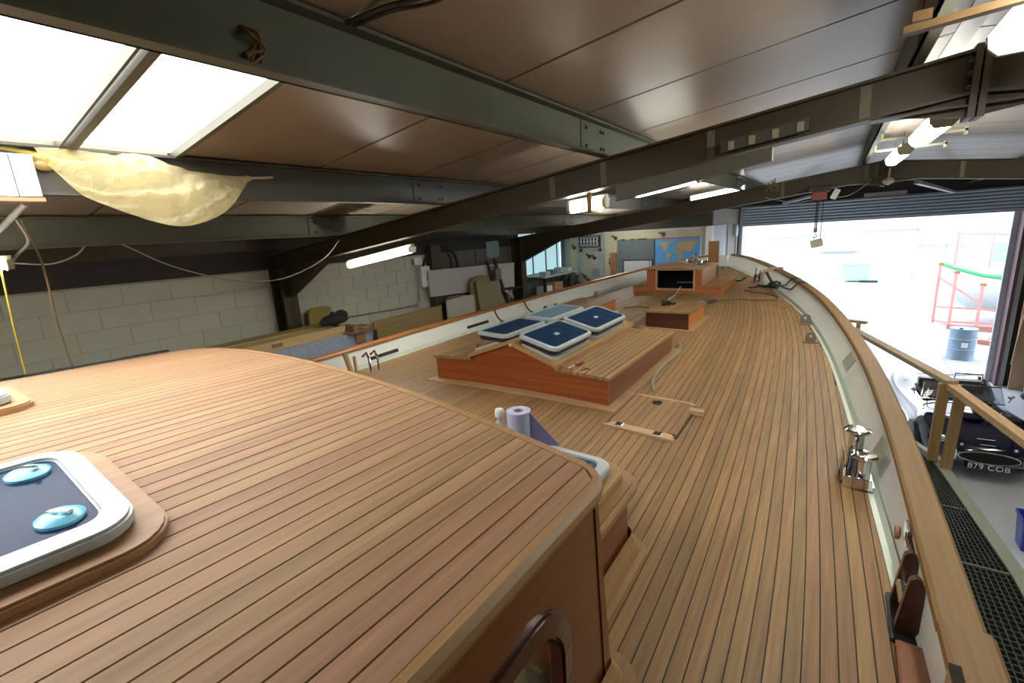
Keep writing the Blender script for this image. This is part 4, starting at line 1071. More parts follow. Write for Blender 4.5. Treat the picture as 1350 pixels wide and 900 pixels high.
m = MB(); m.tube(smooth_curve([(-4.56, 1.27, .115), (-4.5, 1.55, -.08), (-4.5, 1.95, -.235), (-4.5, 2.3, -.29), (-4.5, 2.6, -.255), (-4.5, 2.95, -.12), (-4.5, 3.17, .06)], 8), .006, 6); lone('slack_cable', 'pale cable sagging in a long loop in front of the block wall', 'cable', m, GREYCABLE, None, 60)
m = MB(); m.tube(smooth_curve([(-4.5, .42, .05), (-4.5, .65, .02), (-4.5, .83, .0), (-4.5, .97, .05), (-4.56, 1.05, .115)], 8), .006, 6); lone('short_cable', 'shorter sagging cable above the small cold lamp at the left', 'cable', m, GREYCABLE, None, 60)
m = MB(); m.tube(smooth_curve([(-3.4, .60, .31), (-3.7, .60, .28), (-4.0, .57, .22), (-4.3, .52, .16)], 6), .016, 7); m.tube(smooth_curve([(-3.85, .62, .26), (-3.95, .66, .14), (-4.0, .60, .06), (-4.05, .55, -.02)], 6), .008, 6); lone('wrapped_rope', 'grey wrapped rope slanting below the white box', 'rope', m, GREYCABLE, None, 60)
pts = []
for x, y in ((-3.26, .30), (-3.34, .38), (-3.36, .45), (-3.27, .58), (-3.20, .75), (-3.22, .90), (-3.25, 1.0), (-3.20, .985)):
    pts.append((x, y, roof_z(x - CX, y) + .012))
m = MB(); m.tube(smooth_curve([(-3.02, .18, roof_z(-1.02, .18) + .06), (-3.12, .24, roof_z(-1.12, .24) + .03)] + pts[:-1], 6), .007, 6); lone('power_lead', 'dark power lead running along the far edge of the wheelhouse roof', 'cable', m, BLACK, None, 60)

# ------------------------------------------------------------------ goods along the left wall
WX = XL + .03
m = MB(); m.prism([(WX + .10, a, b) for a, b in [(3.57, -1.165), (3.92, -1.165), (3.93, -.87), (3.90, -.845), (3.66, -.84), (3.60, -.86), (3.57, -.92)]], (.05, 0, 0))
lone('leaning_cushion', 'olive yellow padded board standing beside the near frame column', 'board', m, GOLDOLIVE, None, 0, .008)
m = MB(); m.box(-6.12, -5.15, 1.2, 4.02, FLOOR, -1.165); lone('trestle_stack', 'dark stack of boards carrying the foam and beams by the left wall', 'stack', m, DARKCLAD)
m = MB(); m.box(-5.52, -5.02, 1.6, 3.96, -1.16, -1.135); m.hexa([(-5.5, 1.6, -1.5), (-5.08, 1.6, -1.5), (-5.08, 3.88, -1.42), (-5.5, 3.88, -1.42), (-5.5, 1.6, -1.10), (-5.1, 1.6, -1.10), (-5.1, 3.95, -1.12), (-5.5, 3.95, -1.12)])
m2 = MB(); m2.hexa([(-5.14, 1.6, -1.6), (-5.10, 1.6, -1.6), (-5.10, 3.86, -1.45), (-5.14, 3.86, -1.45), (-5.14, 1.6, -1.10), (-5.09, 1.6, -1.10), (-5.09, 3.92, -1.13), (-5.14, 3.92, -1.13)])
lone('foam_sheet', 'mottled blue grey foam sheet on edge beside the port rail', 'foam', m2, FOAM)
t = thing('timber_beam', 'pale pine beam lying on top of the stack by the block wall', 'beam', (-5.5, 2.5, -1.10))
m = MB(); m.hexa([(-5.46, .8, -1.16), (-5.24, .8, -1.16), (-5.24, 3.56, -1.16), (-5.46, 3.56, -1.16), (-5.46, .8, -1.03), (-5.24, .8, -1.03), (-5.24, 3.6, -1.03), (-5.46, 3.6, -1.03)]); m.build('beam_body', PINE_Y, t)
m = MB(); m.box(-5.235, -5.22, 2.60, 2.72, -1.10, -1.06); m.build('batten_block', BROWNBOARD, t)
m = MB(); m.box(-5.75, -5.5, 1.0, 3.7, -1.16, -1.02); lone('timber_plank', 'darker plank lying behind the pale pine beam', 'plank', m, PLY)
m = MB()
for c, r, sc in (((-5.34, 3.52, -.94), .13, (1, 1.5, .55)), ((-5.34, 3.62, -.90), .09, (1, 1, .8)), ((-5.34, 3.42, -.955), .08, (1, 1.6, .5)), ((-5.34, 3.50, -.88), .05, (1, .7, 1.0))): m.sphere(c, r, 12, 8, 0, sc)
m.box(-5.37, -5.31, 3.50, 3.54, -1.03, -.96)
lone('black_bag', 'crumpled black bag on the end of the pale beam', 'bag', m, plain('black_fabric', (.012, .012, .013), .9), None, 60)
m = MB(); m.box(-5.30, -5.08, 3.60, 3.68, -1.13, -1.03); m.box(-5.2, -5.02, 3.5, 3.9, -1.125, -1.115); m.box(-5.07, -5.05, 3.60, 3.74, -1.26, -1.125); lone('brown_scrap', 'small brown cardboard scrap hanging over the foam sheet', 'cardboard', m, plain('brown_card', (.20, .10, .05), .8))
m = MB(); m.box(-6.05, -5.8, 4.1, 4.45, FLOOR, -1.22); lone('brown_board', 'brown board standing between the foam sheet and the plywood', 'board', m, CARD)
m = MB(); m.prism([(-6.0, 4.58, FLOOR), (-6.0, 6.16, FLOOR), (-6.0, 6.2, -1.2), (-6.0, 4.62, -1.22)], (.03, 0, 0)); lone('plywood_sheet', 'long yellow brown plywood sheet leaning along the block wall', 'board', m, PLY)
m = MB(); m.prism([(-5.92, 6.25, FLOOR), (-5.92, 7.1, FLOOR), (-5.92, 7.06, -1.136), (-5.92, 6.95, -1.11), (-5.92, 6.26, -1.12)], (.04, 0, 0)); lone('white_sheet', 'short off white panel standing right of the plywood sheet', 'board', m, plain('offwhite_panel', (.50, .48, .38), .6))
m = MB(); m.prism([(-6.06, 6.0, -1.02), (-6.06, 8.72, -1.17), (-6.06, 8.76, -.62), (-6.06, 6.0, -.54)], (.03, 0, 0)); lone('long_white_board', 'long pale grey board on the dark boarding behind the ladder', 'board', m, GREYB)
def boxy(x, y, z, a, b, c): m = MB(); m.box(x, x + a, y, y + b, z, z + c); return m
t = thing('wall_shelf', 'dark shelf under the long pale board', 'shelf', (-6.1, 7.3, -1.25))
m = MB(); m.box(-6.17, -5.94, 6.3, 8.9, -1.21, -1.18); m.build('shelf_board', DARKCLAD, t)
m = MB(); m.box(-6.17, -5.95, 8.1, 8.14, -2.2, -1.21); m.build('bracket', DARKCLAD, t)
lone('carton', 'small reddish brown carton on the shelf next to the second post', 'box', boxy(-6.1, 6.42, -1.18, .12, .30, .10), plain('red_brown_carton', (.22, .12, .10), .7))
lone('carton', 'small pale carton on the shelf beside the reddish brown one', 'box', boxy(-6.1, 6.75, -1.18, .12, .22, .07), GREYB)
m = MB()
pr = [(6.97, -1.47), (7.10, -.84)] + [(7.10 + .30 - .30 * cos(pi * k / 8), -.84 + .11 * sin(pi * k / 8)) for k in range(1, 9)] + [(7.85, -1.47)]
m.prism([(-5.93, a, b - .05) for a, b in [(7.0, -1.6), (6.98, -.88), (7.05, -.78), (7.20, -.72), (7.40, -.71), (7.58, -.76), (7.66, -.86), (7.80, -1.6)]], (.04, 0, 0)); lone('rounded_board', 'brown board with a rounded top standing behind the olive one', 'board', m, wood('round_board', (.30, .20, .08), (.22, .13, .05), 'Z', .6, 0))
m = MB(); m.prism([(-5.86, a, b) for a, b in [(7.2, -1.75), (7.08, -.88), (7.12, -.855), (7.78, -.935), (7.82, -.97), (8.16, -1.75)]], (.04, 0, 0)); lone('olive_board', 'olive green leaning board in front of the rounded one', 'board', m, plain('olive_ply', (.25, .22, .105), .65, var=.15, stretch=(1, 4, .6)))
t = thing('ladder', 'narrow dark ladder leaning on the long pale board', 'ladder', (-5.9, 7.95, -1.7))
for a, b in ((7.72, 8.05), (7.99, 8.36)):
    m = MB(); m.bar((-6.0, a, -.50), (-5.93, b, -1.75), .035, .06, (0, 1, 0)); m.build('rail', BLACK, t)
for k in (.12, .32, .52, .72, .9):
    m = MB(); z = -.5 - 1.25 * k; m.bar((-6.0 + .07 * k, 7.72 + .33 * k, z), (-6.0 + .07 * k, 7.99 + .37 * k, z), .03, .02); m.build('rung', STEEL_BROWN, t)
lone('brown_tin', 'brown rectangular tin hanging on the ladder', 'tin', boxy(-5.95, 7.86, -.93, .05, .2, .24), plain('tin_brown', (.16, .11, .08), .5))
m = MB()
for k in range(4): m.tube(smooth_curve([(-5.86, 8.08 + .04 * k, -1.18), (-5.84, 8.2 + .05 * k, -1.25 - .04 * k), (-5.85, 8.33, -1.2 - .03 * k), (-5.86, 8.25, -1.35)], 5), .012, 6)
lone('white_cord_coil', 'coil of white and rusty cords hanging right of the ladder foot', 'cord', m, plain('white_cord', (.55, .5, .48), .6), None, 60)
for a, l_, nm in ((.48, (-6.12, 6.45, -.66), 'wide'), (.22, (-6.12, 6.52, -.50), 'narrow')):
    m = MB(); cy = l_[1]; m.tube([(l_[0], cy + a * cos(pi * k / 16), -.56 + (.43 if a > .3 else .38) * sin(pi * k / 16)) for k in range(17)], .022, 7)
    lone('rubber_hose', '%s black rubber hose loop on the dark boarding' % nm, 'hose', m, BLACK, None, 60)
m = MB(); m.prism([(XL - .012, a, b) for a, b in [(7.95, -.46), (8.32, -.47), (8.40, -.42), (8.40, -.16), (8.34, -.11), (7.95, -.12)]], (.05, 0, 0)); lone('blue_sheet', 'small pale blue plastic panel high on the dark boarding', 'panel', m, plain('pale_blue_panel', (.26, .36, .40), .3))
t = thing('switch_box', 'white electrical box with a conduit on the block wall beside the second post', 'switch box', (WX, 5.98, -.8))
m = MB(); m.box(WX, WX + .09, 5.88, 6.10, -.83, -.46); m.build('cabinet', WHITEP, t, 0, .004)
m = MB(); m.box(WX + .09, WX + .10, 6.0, 6.06, -.70, -.66); m.build('lock', BLACK, t)
m = MB(); m.box(WX, WX + .05, 5.78, 5.96, -.42, -.30); m.build('socket', WHITEP, t)
m = MB(); m.cyl((WX + .02, 5.83, -.42), (WX + .02, 5.83, -1.13), .012, 8); m.build('conduit', GREYCABLE, t, 60)
m = MB(); m.box(WX, WX + .05, 5.76, 5.88, -1.19, -1.09); m.build('lower_socket', GREYB, t)
m = MB(); m.tube([(WX + .015, 3.62, -1.065), (WX + .015, 4.6, -1.10), (WX + .015, 5.8, -1.145)], .012, 6); lone('wall_conduit', 'grey conduit running low along the block wall', 'conduit', m, GREYCABLE, None, 60)

# ------------------------------------------------------------------ office corner beyond the far frame
PY = 11.3
w3 = sempty('window_3', 'bright pale blue translucent wall sheets beyond the far frame', (XL, 10.2, -.5))
BLUEPANE = emit('blue_lit_sheet', (.42, .66, .74), .85)
m = MB(); m.box(XL - .04, XL - .02, 9.2, PY, -1.0, .1); m.build('pane', BLUEPANE, w3)
for y in (9.22, 9.86, 10.5, 11.1):
    m = MB(); m.box(XL - .02, XL + .0, y - .02, y + .02, -1.0, .1); m.build('mullion', plain('blue_grey_mullion', (.10, .15, .17), .5), w3)
struct('wall_left_far', MB().box(XL - .25, XL - .0, 9.2, PY, FLOOR, -1.0), plain('teal_wall', (.16, .20, .19), .7), 'lower left wall below the bright sheets')
t = thing('workbench', 'cluttered grey workbench under the bright blue sheets', 'bench', (-5.9, 10.2, FLOOR))
m = MB(); m.box(-6.18, -5.6, 9.4, 11.1, -1.06, -1.02); m.build('bench_top', plain('bench_grey', (.36, .42, .40), .5), t)
for y in (9.5, 11.0):
    m = MB(); m.box(-5.7, -5.64, y - .03, y + .03, FLOOR, -1.06); m.build('leg', BLACK, t)
m = MB(); m.box(-6.15, -5.65, 9.45, 11.05, -1.62, -1.58); m.build('lower_shelf', plain('bench_shelf', (.30, .36, .30), .5), t)
lone('white_crate', 'white crate on the lower shelf of the workbench', 'crate', boxy(-5.95, 9.55, -1.58, .25, .35, .30), WHITEP)
lone('brown_carton', 'brown carton on the lower shelf of the workbench', 'box', boxy(-5.95, 10.02, -1.58, .25, .42, .34), CARD)
lone('grey_carton', 'grey carton in front of the brown carton under the workbench', 'box', boxy(-5.68, 10.1, -1.58, .06, .3, .18), GREYB)
m = MB(); m.sphere((-5.51, 10.62, -1.30), .24, 12, 8, 0, (.55, .8, 1.1)); m.sphere((-5.44, 10.80, -1.45), .16, 10, 6); lone('dark_bag', 'dark bag hanging from the front of the workbench', 'bag', m, BLACK, None, 60)
for i, (y, c_, nm) in enumerate(((9.62, (.5, .55, .52), 'pale'), (9.95, (.12, .2, .22), 'dark teal'), (10.35, (.35, .40, .36), 'grey'), (10.75, (.55, .57, .5), 'cream'))):
    lone('bench_tin', '%s tin among the clutter on the workbench' % nm, 'tin', boxy(-5.9, y, -1.02, .2, .2, .09 + .02 * (i % 3)), plain('tin_%d' % i, c_, .5))
pw = sempty('wall_office', 'yellowish office partition with grey frames and a gauze panel', (-4.2, PY, FLOOR))
m = MB(); m.box(XL, -2.42, PY, PY + .06, FLOOR, -.10); m.build('boarding', plain('yellow_boarding', (.46, .44, .29), .7, var=.08, scale=3, stretch=(3, 1, .6)), pw)
PGREY = plain('partition_grey', (.30, .34, .35), .6)
for x, ww in ((-5.98, .12), (-5.62, .07), (-4.95, .10), (-2.49, .10)):
    m = MB(); m.box(x - ww / 2, x + ww / 2, PY - .03, PY, FLOOR, -.08); m.build('post', PGREY, pw)
m = MB(); m.box(-5.98, -2.42, PY - .02, PY, -.13, -.05); m.build('head_rail', GREYB, pw)
for x, z0, z1, nm in ((-3.15, -.285, -.12, 1), (-2.62, -.285, -.12, 2)):
    m = MB(); m.box(x - .35 if nm == 1 else x - .45, x + .02, PY - .012, PY, z0, z1); m.build('upper_panel', GREYCLAD if nm == 3 else plain('beige_panel', (.40, .37, .31), .6), pw)
struct('trim_6', MB().box(XL, -2.3, PY - .05, PY + .06, -.08, .55), DARKCLAD, 'black boarding above the office partition')
dr = sempty('door_2', 'grey green flush door in the office partition', (-5.28, PY, FLOOR))
m = MB(); m.box(-5.60, -4.96, PY - .025, PY, FLOOR, -.49); m.build('leaf', plain('door_yellowgrey', (.38, .38, .28), .6), dr)
for x in (-5.58, -5.02):
    m = MB(); m.box(x - .05, x + .05, PY - .035, PY - .025, FLOOR, -.49); m.build('stile', PGREY, dr)
m = MB(); m.box(-5.60, -4.96, PY - .035, PY - .025, -.56, -.49); m.build('rail', PGREY, dr)
m = MB(); m.box(-5.25, -5.05, PY - .04, PY - .035, -1.22, -1.0); m.build('vent_plate', plain('bluegrey_vent', (.22, .27, .30), .5), dr)
t = thing('vent_panel', 'dark fan light with white lattice above the office door', 'vent', (-5.3, PY - .05, -.45))
m = MB(); m.box(-5.62, -5.0, PY - .045, PY - .0301, -.45, -.15); m.build('dark_panel', BLACK, t)
for a in range(6):
    x = -5.58 + .092 * a
    m = MB(); m.bar((x, PY - .05, -.43), (x + .06, PY - .05, -.17), .012, .01, (0, 1, 0)); m.bar((x + .06, PY - .05, -.43), (x, PY - .05, -.17), .012, .01, (0, 1, 0)); m.build('lattice', WHITEP, t)
m = MB(); m.box(-5.62, -5.08, PY - .052, PY - .047, -.305, -.29); m.build('lattice_rail', WHITEP, t)
m = MB(); m.box(-6.13, -6.05, PY - .12, PY - .07, -2.5, -.12); m.box(-6.1, -6.07, PY - .13, PY - .12, -.42, -.16); lone('blue_post', 'dark blue upright panel between the bright sheets and the partition', 'panel', m, plain('dark_teal', (.06, .10, .13), .5))
lone('letter_slot', 'dark slot plate low on the yellow panel left of the office door', 'plate', (lambda m: (m.box(-5.86, -5.68, PY - .02, PY - .002, -1.24, -1.18), m)[1])(MB()), BLACK)
marks = [(-4.62, -.22, .5), (-4.70, -.75, -.6), (-4.72, -.9, .8), (-5.35, -.66, .6), (-5.2, -.7, .9), (-5.5, -1.18, .7), (-5.4, -1.28, .5), (-3.42, -.19, .3), (-5.78, -.42, .8)]
for i, (x, z, a) in enumerate(marks):
    m = MB(); m.obox((x, PY - .042, z), (.16, .006, .05), (0, a, 0)); m.obox((x + .03, PY - .042, z - .03), (.05, .006, .10), (0, a, 0))
    m.build('dark_mark', plain('dark_mark', (.09, .10, .07), .7), pw)
t = thing('notice_board', 'large dark grey board on the office partition left of the map', 'board', (-4.06, PY - .03, -1.1))
m = MB(); m.box(-4.54, -3.60, PY - .05, PY - .031, -1.12, -.30); m.build('panel', plain('slate_grey', (.10, .125, .14), .6, var=.15), t)
for x in (-4.45, -4.2, -4.02, -3.9): m = MB(); m.box(x, x + .12, PY - .055, PY - .05, -.315, -.285); m.build('clip', BLACK, t)
t = thing('wall_planner', 'white year planner with a dark border on the grey board', 'planner', (-4.0, PY - .06, -1.1))
m = MB(); m.box(-4.40, -3.62, PY - .06, PY - .051, -1.12, -.79); m.build('border', plain('planner_navy', (.03, .04, .06), .5), t)
m = MB(); m.box(-4.36, -3.72, PY - .065, PY - .06, -1.12, -.825); m.build('sheet', plain('planner_white', (.50, .54, .58), .6), t)
m = MB(); m.box(-3.70, -3.66, PY - .065, PY - .06, -1.12, -.825); m.build('edge_strip', plain('planner_white', (.5, .54, .58), .6), t)
for k in range(9): m = MB(); m.box(-4.34 + .07 * k, -4.335 + .07 * k, PY - .067, PY - .065, -1.12, -.83); m.build('grid_line', GREYCABLE, t)
t = thing('world_map', 'blue world map poster with tan continents on the office partition', 'map', (-3.07, PY - .06, -.95))
m = MB(); m.box(-3.57, -2.53, PY - .035 - .03, PY - .035 - .012, -.95, -.325); m.build('sea', plain('map_blue', (.085, .30, .60), .45, var=.08), t)
m = MB(); m.box(-3.57, -2.53, PY - .035 - .034, PY - .035 - .012, -.325, -.300); m.build('title_strip', plain('map_red', (.45, .06, .06), .5), t)
m = MB(); m.box(-2.535, -2.52, PY - .035 - .034, PY - .035 - .012, -.95, -.30); m.build('side_strip', plain('map_white', (.7, .72, .75), .5), t)
CONT = plain('map_tan', (.42, .30, .14), .5, var=.3, scale=30)
MW, MH = 1.04, .62
for nm, poly in (('north_america', [(.08, .16), (.16, .10), (.27, .09), (.32, .16), (.28, .22), (.30, .27), (.25, .32), (.23, .40), (.27, .46), (.25, .48), (.19, .42), (.16, .33), (.17, .25), (.11, .20)]),
                 ('greenland', [(.32, .07), (.40, .06), (.40, .13), (.35, .17)]),
                 ('south_america', [(.26, .50), (.32, .50), (.37, .58), (.34, .68), (.31, .78), (.29, .88), (.27, .80), (.27, .68), (.25, .58)]),
                 ('africa', [(.46, .40), (.54, .38), (.60, .46), (.64, .52), (.60, .60), (.59, .70), (.55, .78), (.52, .70), (.51, .58), (.46, .54), (.44, .47)]),
                 ('eurasia', [(.46, .30), (.48, .20), (.54, .12), (.66, .13), (.78, .09), (.92, .13), (.97, .17), (.90, .22), (.87, .30), (.84, .38), (.80, .44), (.78, .52), (.74, .44), (.70, .50), (.66, .42), (.62, .44), (.58, .36), (.52, .34)]),
                 ('australia', [(.82, .66), (.88, .63), (.93, .70), (.90, .77), (.83, .75)])):
    m = MB(); m.prism([(-3.57 + a * MW, PY - .035 - .0335, -.33 - b * MH) for a, b in poly], (0, .004, 0)); m.build(nm, CONT, t)
m = MB(); m.box(-4.71, -4.56, PY - .09, PY - .045, -2.2, -.61); lone('dark_timber', 'dark narrow timber standing left of the grey board', 'board', m, BROWNBOARD)
m = MB(); m.box(-1.985, -1.80, 9.45, 9.49, dz(.1, 9.47) + .002, -.352); lone('brown_timber', 'brown timber board standing upright on the foredeck behind the companionway', 'board', m, BROWNBOARD)
# white curtain and side wall up to the door
sw = sempty('wall_office_side', 'pale side wall between the office and the roller door', (-2.3, 13, FLOOR))
m = MB(); m.box(-2.40, -2.34, PY + .06, YF, FLOOR, .3); m.build('boarding', plain('side_wall_grey', (.32, .29, .25), .7, var=.2, scale=4, stretch=(1, 6, .7)), sw)
for k in range(5):
    y = PY + .08 + .32 * k; m = MB(); m.box(-2.34, -2.315, y, y + .30, FLOOR, -.08); m.build('board', plain('white_boarding', (.60, .62, .64), .6), sw)
m = MB(); m.box(-2.46, -2.30, PY - .02, PY + .08, FLOOR, -.07); m.build('corner_post', WHITEP, sw)
for y in (12.95, 13.3): m = MB(); m.box(-2.335, -2.32, y, y + .06, FLOOR, -.05); m.build('pipe', GREYB, sw)
t = thing('wall_intercom', 'small pale blue box with a cable beside the roller door', 'switch box', (-2.3, 14.3, -.4))
m = MB(); m.box(-2.34, -2.26, 14.1, 14.45, -.42, -.12); m.build('case', plain('pale_bluebox', (.45, .52, .56), .5), t, 0, .01)
m = MB(); m.cyl((-2.3, 14.28, -.42), (-2.3, 14.28, -1.0), .02, 8); m.build('cable', GREYCABLE, t)

# ------------------------------------------------------------------ walkway and handrails
t = thing('walkway', 'steel grating walkway alongside the starboard side of the yacht', 'walkway', (.85, 3.5, -2.2))
def wx(y, k): return (.76 if k else .46) + (lerp(y, [1.6, 3.6, 5.0], [.56, .33, .17]) if k else lerp(y, [1.6, 3.6, 5.0], [.28, .30, .24]))
def edge(y): return lerp(y, [1.5, 2.3, 3.6, 4.95, 5.25], [1.17, 1.135, 1.09, .945, .90])
def inner(y): return lerp(y, [1.5, 3.6, 4.6, 5.25], [.52, .62, .70, .74])
zw = -2.2
for ya, yb in ((1.72, 2.66), (2.69, 3.60), (3.63, 4.32), (4.35, 5.16)):
    m = MB(); n = int((yb - ya) / .042)
    for k in range(n + 1):
        y = ya + (yb - ya) * k / n; m.box(inner(y), edge(y) - .05, y - .004, y + .004, zw - .03, zw)
    n = 15
    for k in range(n + 1):
        f = k / n; ia, ea, ib, eb = inner(ya), edge(ya) - .05, inner(yb), edge(yb) - .05
        m.bar((ia + (ea - ia) * f, ya, zw - .012), (ib + (eb - ib) * f, yb, zw - .012), .007, .024)
    g = m.build('grating', plain('dark_grating', (.045, .05, .04), .4, .5), t); g['kind'] = 'stuff'
    m = MB(); m.box(inner(yb), edge(yb) - .04, yb + .006, yb + .024, zw - .03, zw + .004); m.build('cross_bar', STEEL_OLIVE, t)
m = MB()
for ya, yb in ((1.6, 2.3), (2.3, 3.6), (3.6, 4.95), (4.95, 5.25)):
    m.hexa([(edge(ya) - .05, ya, zw - .08), (edge(ya) + .03, ya, zw - .08), (edge(yb) + .03, yb, zw - .08), (edge(yb) - .05, yb, zw - .08), (edge(ya) - .05, ya, zw + .01), (edge(ya) + .03, ya, zw + .01), (edge(yb) + .03, yb, zw + .01), (edge(yb) - .05, yb, zw + .01)])
m.build('edge_beam', plain('green_edge', (.22, .26, .20), .6), t)
m = MB(); m.box(.45, 1.20, 1.50, 1.68, zw - .06, zw + .015); m.build('end_plank', PINE_X, t)
m = MB(); m.bar((.68, 5.62, zw + .02), (.92, 5.10, zw + .02), .05, .05); m.build('toe_board', plain('grey_toe', (.38, .37, .33), .6), t)
for (x, y) in ((1.1, 1.7), (.9, 5.1), (.6, 1.7), (.75, 5.1)):
    m = MB(); m.box(x - .04, x + .04, y - .04, y + .04, FLOOR, zw - .08); m.build('leg', STEEL_GREY, t)
t = thing('handrail', 'wooden handrail with two pine posts at the end of the walkway', 'handrail', (.9, 5.1, -2.2))
m = MB(); m.bar((.855, 5.1, -2.17), (.86, 5.1, -1.46), .07, .05, (0, 1, 0)); m.build('post', PINE, t)
m = MB(); m.bar((.935, 5.02, -2.25), (.955, 5.02, -1.50), .07, .05, (0, 1, 0)); m.build('post', PINE, t)
m = MB(); m.bar((.245, 7.2, -1.44), (.90, 5.06, -1.44), .085, .04); m.build('rail', wood('grey_rail', (.42, .33, .22), (.30, .22, .14), 'Y', .6, 0), t)
m = MB(); m.bar((.90, 5.10, -1.475), (1.16, 3.55, -1.46), .07, .05); m.build('rail', PINE_Y, t)
m = MB(); m.bar((.17, 7.65, -1.42), (.42, 7.5, -1.42), .07, .03); m.bar((.34, 7.5, -1.42), (.34, 7.5, FLOOR), .05, .05, (0, 1, 0)); m.build('end_post', wood('grey_rail', (.42, .33, .22), (.30, .22, .14), 'Y', .6, 0), t)

# ------------------------------------------------------------------ things lying on the yacht
def on_deck(x, y, d=0): return (x, y, dz(x - CX, y) + d)
t = thing('paper_roll', 'roll of blue paper towel with a loose sheet standing on the lower cabin', 'paper roll', (-1.02, 1.50, lcz(.98)))
zr0 = lcz(.98) + .001
m = MB(); m.ringplate([(-1.055 + .052 * cos(2 * pi * k / 28), 1.50 + .052 * sin(2 * pi * k / 28), zr0) for k in range(28)], [(-1.055 + .022 * cos(2 * pi * k / 28), 1.50 + .022 * sin(2 * pi * k / 28), zr0) for k in range(28)], (0, 0, .225)); m.build('roll', plain('blue_paper', (.40, .44, .62), .9, var=.05), t, 40)
m = MB(); m.lathe([(.0225, .002), (.0225, .222), (.019, .222), (.019, .002)], (-1.055, 1.50, zr0), 18); m.build('core', CARD, t, 40)
sh = [(-1.003, 1.502, zr0 + .224), (-1.003, 1.502, zr0 + .02), (-.955, 1.530, zr0 + .06), (-.895, 1.560, zr0 + .075), (-.915, 1.550, zr0 + .10)]
m = MB(); m.prism(sh, (-.0015, .003, 0)); m.build('loose_sheet', plain('violet_paper', (.24, .23, .42), .9, var=.05), t)
t = thing('spray_bottle', 'small white bottle with a white cap beside the paper roll', 'bottle', (-1.145, 1.49, lcz(.9)))
zb = lcz(.9) + .001
m = MB(); m.lathe([(0, 0), (.028, 0), (.03, .02), (.03, .12), (.02, .155), (.012, .165), (.012, .185), (0, .185)], (-1.148, 1.485, zb), 18); m.build('body', clear('milky_plastic', (.6, .65, .7), .3, .7), t, 40)
m = MB(); m.lathe([(0, 0), (.019, 0), (.021, .024), (.017, .034), (0, .036)], (-1.148, 1.485, zb + .185), 18); m.build('cap', WHITEP, t, 40)
# screwdriver and small screws on the coachroof
t = thing('screwdriver', 'red handled screwdriver on the starboard top of the coachroof', 'screwdriver', (-1.53, 2.98, cz(-1.53)))
z = cz(-1.5) + .018
m = MB(); m.tube([(-1.50, 3.02, z), (-1.505, 2.99, z), (-1.52, 2.93, z - .002)], [.012, .016, .011], 10); m.build('handle', plain('red_plastic', (.30, .03, .03), .3), t, 40)
m = MB(); m.cyl((-1.52, 2.93, z - .004), (-1.545, 2.86, z - .010), .004, 8); m.build('shaft', CHROME, t, 40)
for x, y, nm in ((-1.445, 2.90, 'nearest the coachroof edge'), (-1.425, 2.925, 'farthest from its handle'), (-1.455, 2.94, 'closest to its handle')):
    m = MB(); m.cyl((x, y, cz(x) + .006), (x + .03, y - .012, cz(x) + .006), .005, 8); m.cyl((x, y, cz(x) + .006), (x - .004, y + .002, cz(x) + .006), .009, 8); lone('screw', 'small bright screw by the red screwdriver, %s' % nm, 'screw', m, CHROME, 'loose screws by the screwdriver', 40)
# torch on the small deck box, white cord to the companionway
m = MB(); m.sphere((-1.62, 5.62, -.925), .03, 12, 8, 0, (1.6, 1, .9)); m.cyl((-1.69, 5.58, -.925), (-1.65, 5.6, -.925), .034, 12); m.sphere((-1.56, 5.66, -.935), .02, 8, 6); lone('black_socket', 'black cable socket lying on the starboard deck box', 'socket', m, BLACK, None, 50)
m = MB(); m.tube(smooth_curve([(-1.60, 5.66, -.94), (-1.72, 5.98, -.94), (-1.90, 6.9, -1.02), (-2.0, 7.55, -1.0), (-2.0, 7.62, -.98)], 6), .006, 6); lone('pull_cord', 'white cord from the black socket into the companionway', 'cord', m, WHITEP, None, 60)
m = MB(); m.tube(smooth_curve([on_deck(-2.44, 6.25, .01), on_deck(-2.25, 6.35, .01), on_deck(-2.0, 6.25, .01), on_deck(-1.78, 6.12, .01)], 6), .008, 6); lone('deck_cable', 'brown cable on the deck between the two deck boxes', 'cable', m, BROWNROPE, None, 60)
t = thing('sander', 'grey and black handheld sander on the deck beyond the starboard box', 'power tool', on_deck(-1.42, 6.75))
m = MB(); m.obox(on_deck(-1.40, 6.80, .035), (.10, .22, .05), (0, 0, -.5)); m.build('body', plain('tool_dark', (.05, .05, .06), .4), t, 0, .012)
m = MB(); m.obox(on_deck(-1.46, 6.68, .03), (.09, .14, .05), (0, 0, -.5)); m.build('grip', GREYB, t, 0, .012)
m = MB(); m.obox(on_deck(-1.53, 6.45, .012), (.14, .08, .02), (0, 0, -.4)); lone('wood_block', 'small pale wood block behind the starboard deck box', 'block', m, TRIMWOOD)
pts = [(-1.33, 6.95), (-1.1, 7.2), (-.85, 7.25), (-.62, 7.45), (-.70, 7.75), (-1.0, 7.95), (-1.12, 8.0), (-.9, 7.85), (-.75, 8.0), (-.78, 8.2)]
m = MB(); m.tube(smooth_curve([on_deck(x, y, .012) for x, y in pts], 6), .010, 6); lone('extension_lead', 'brown extension lead snaking across the foredeck to the grinder', 'cable', m, BROWNROPE, None, 60)
t = thing('polisher', 'black machine polisher standing against the starboard bulwark', 'power tool', on_deck(-.76, 8.25))
b0 = Vector(on_deck(-.76, 8.25, .08))
m = MB(); m.sphere(b0, .072, 14, 10, 0, (1.0, 1.3, .85)); m.cyl(b0 + Vector((.02, 0, .02)), b0 + Vector((.085, .015, -.015)), .06, 16); m.build('body', BLACK, t, 40)
m = MB(); m.cyl(b0 + Vector((-.02, 0, .05)), b0 + Vector((-.10, .02, .20)), .019, 10); m.build('top_handle', BLACK, t, 40)
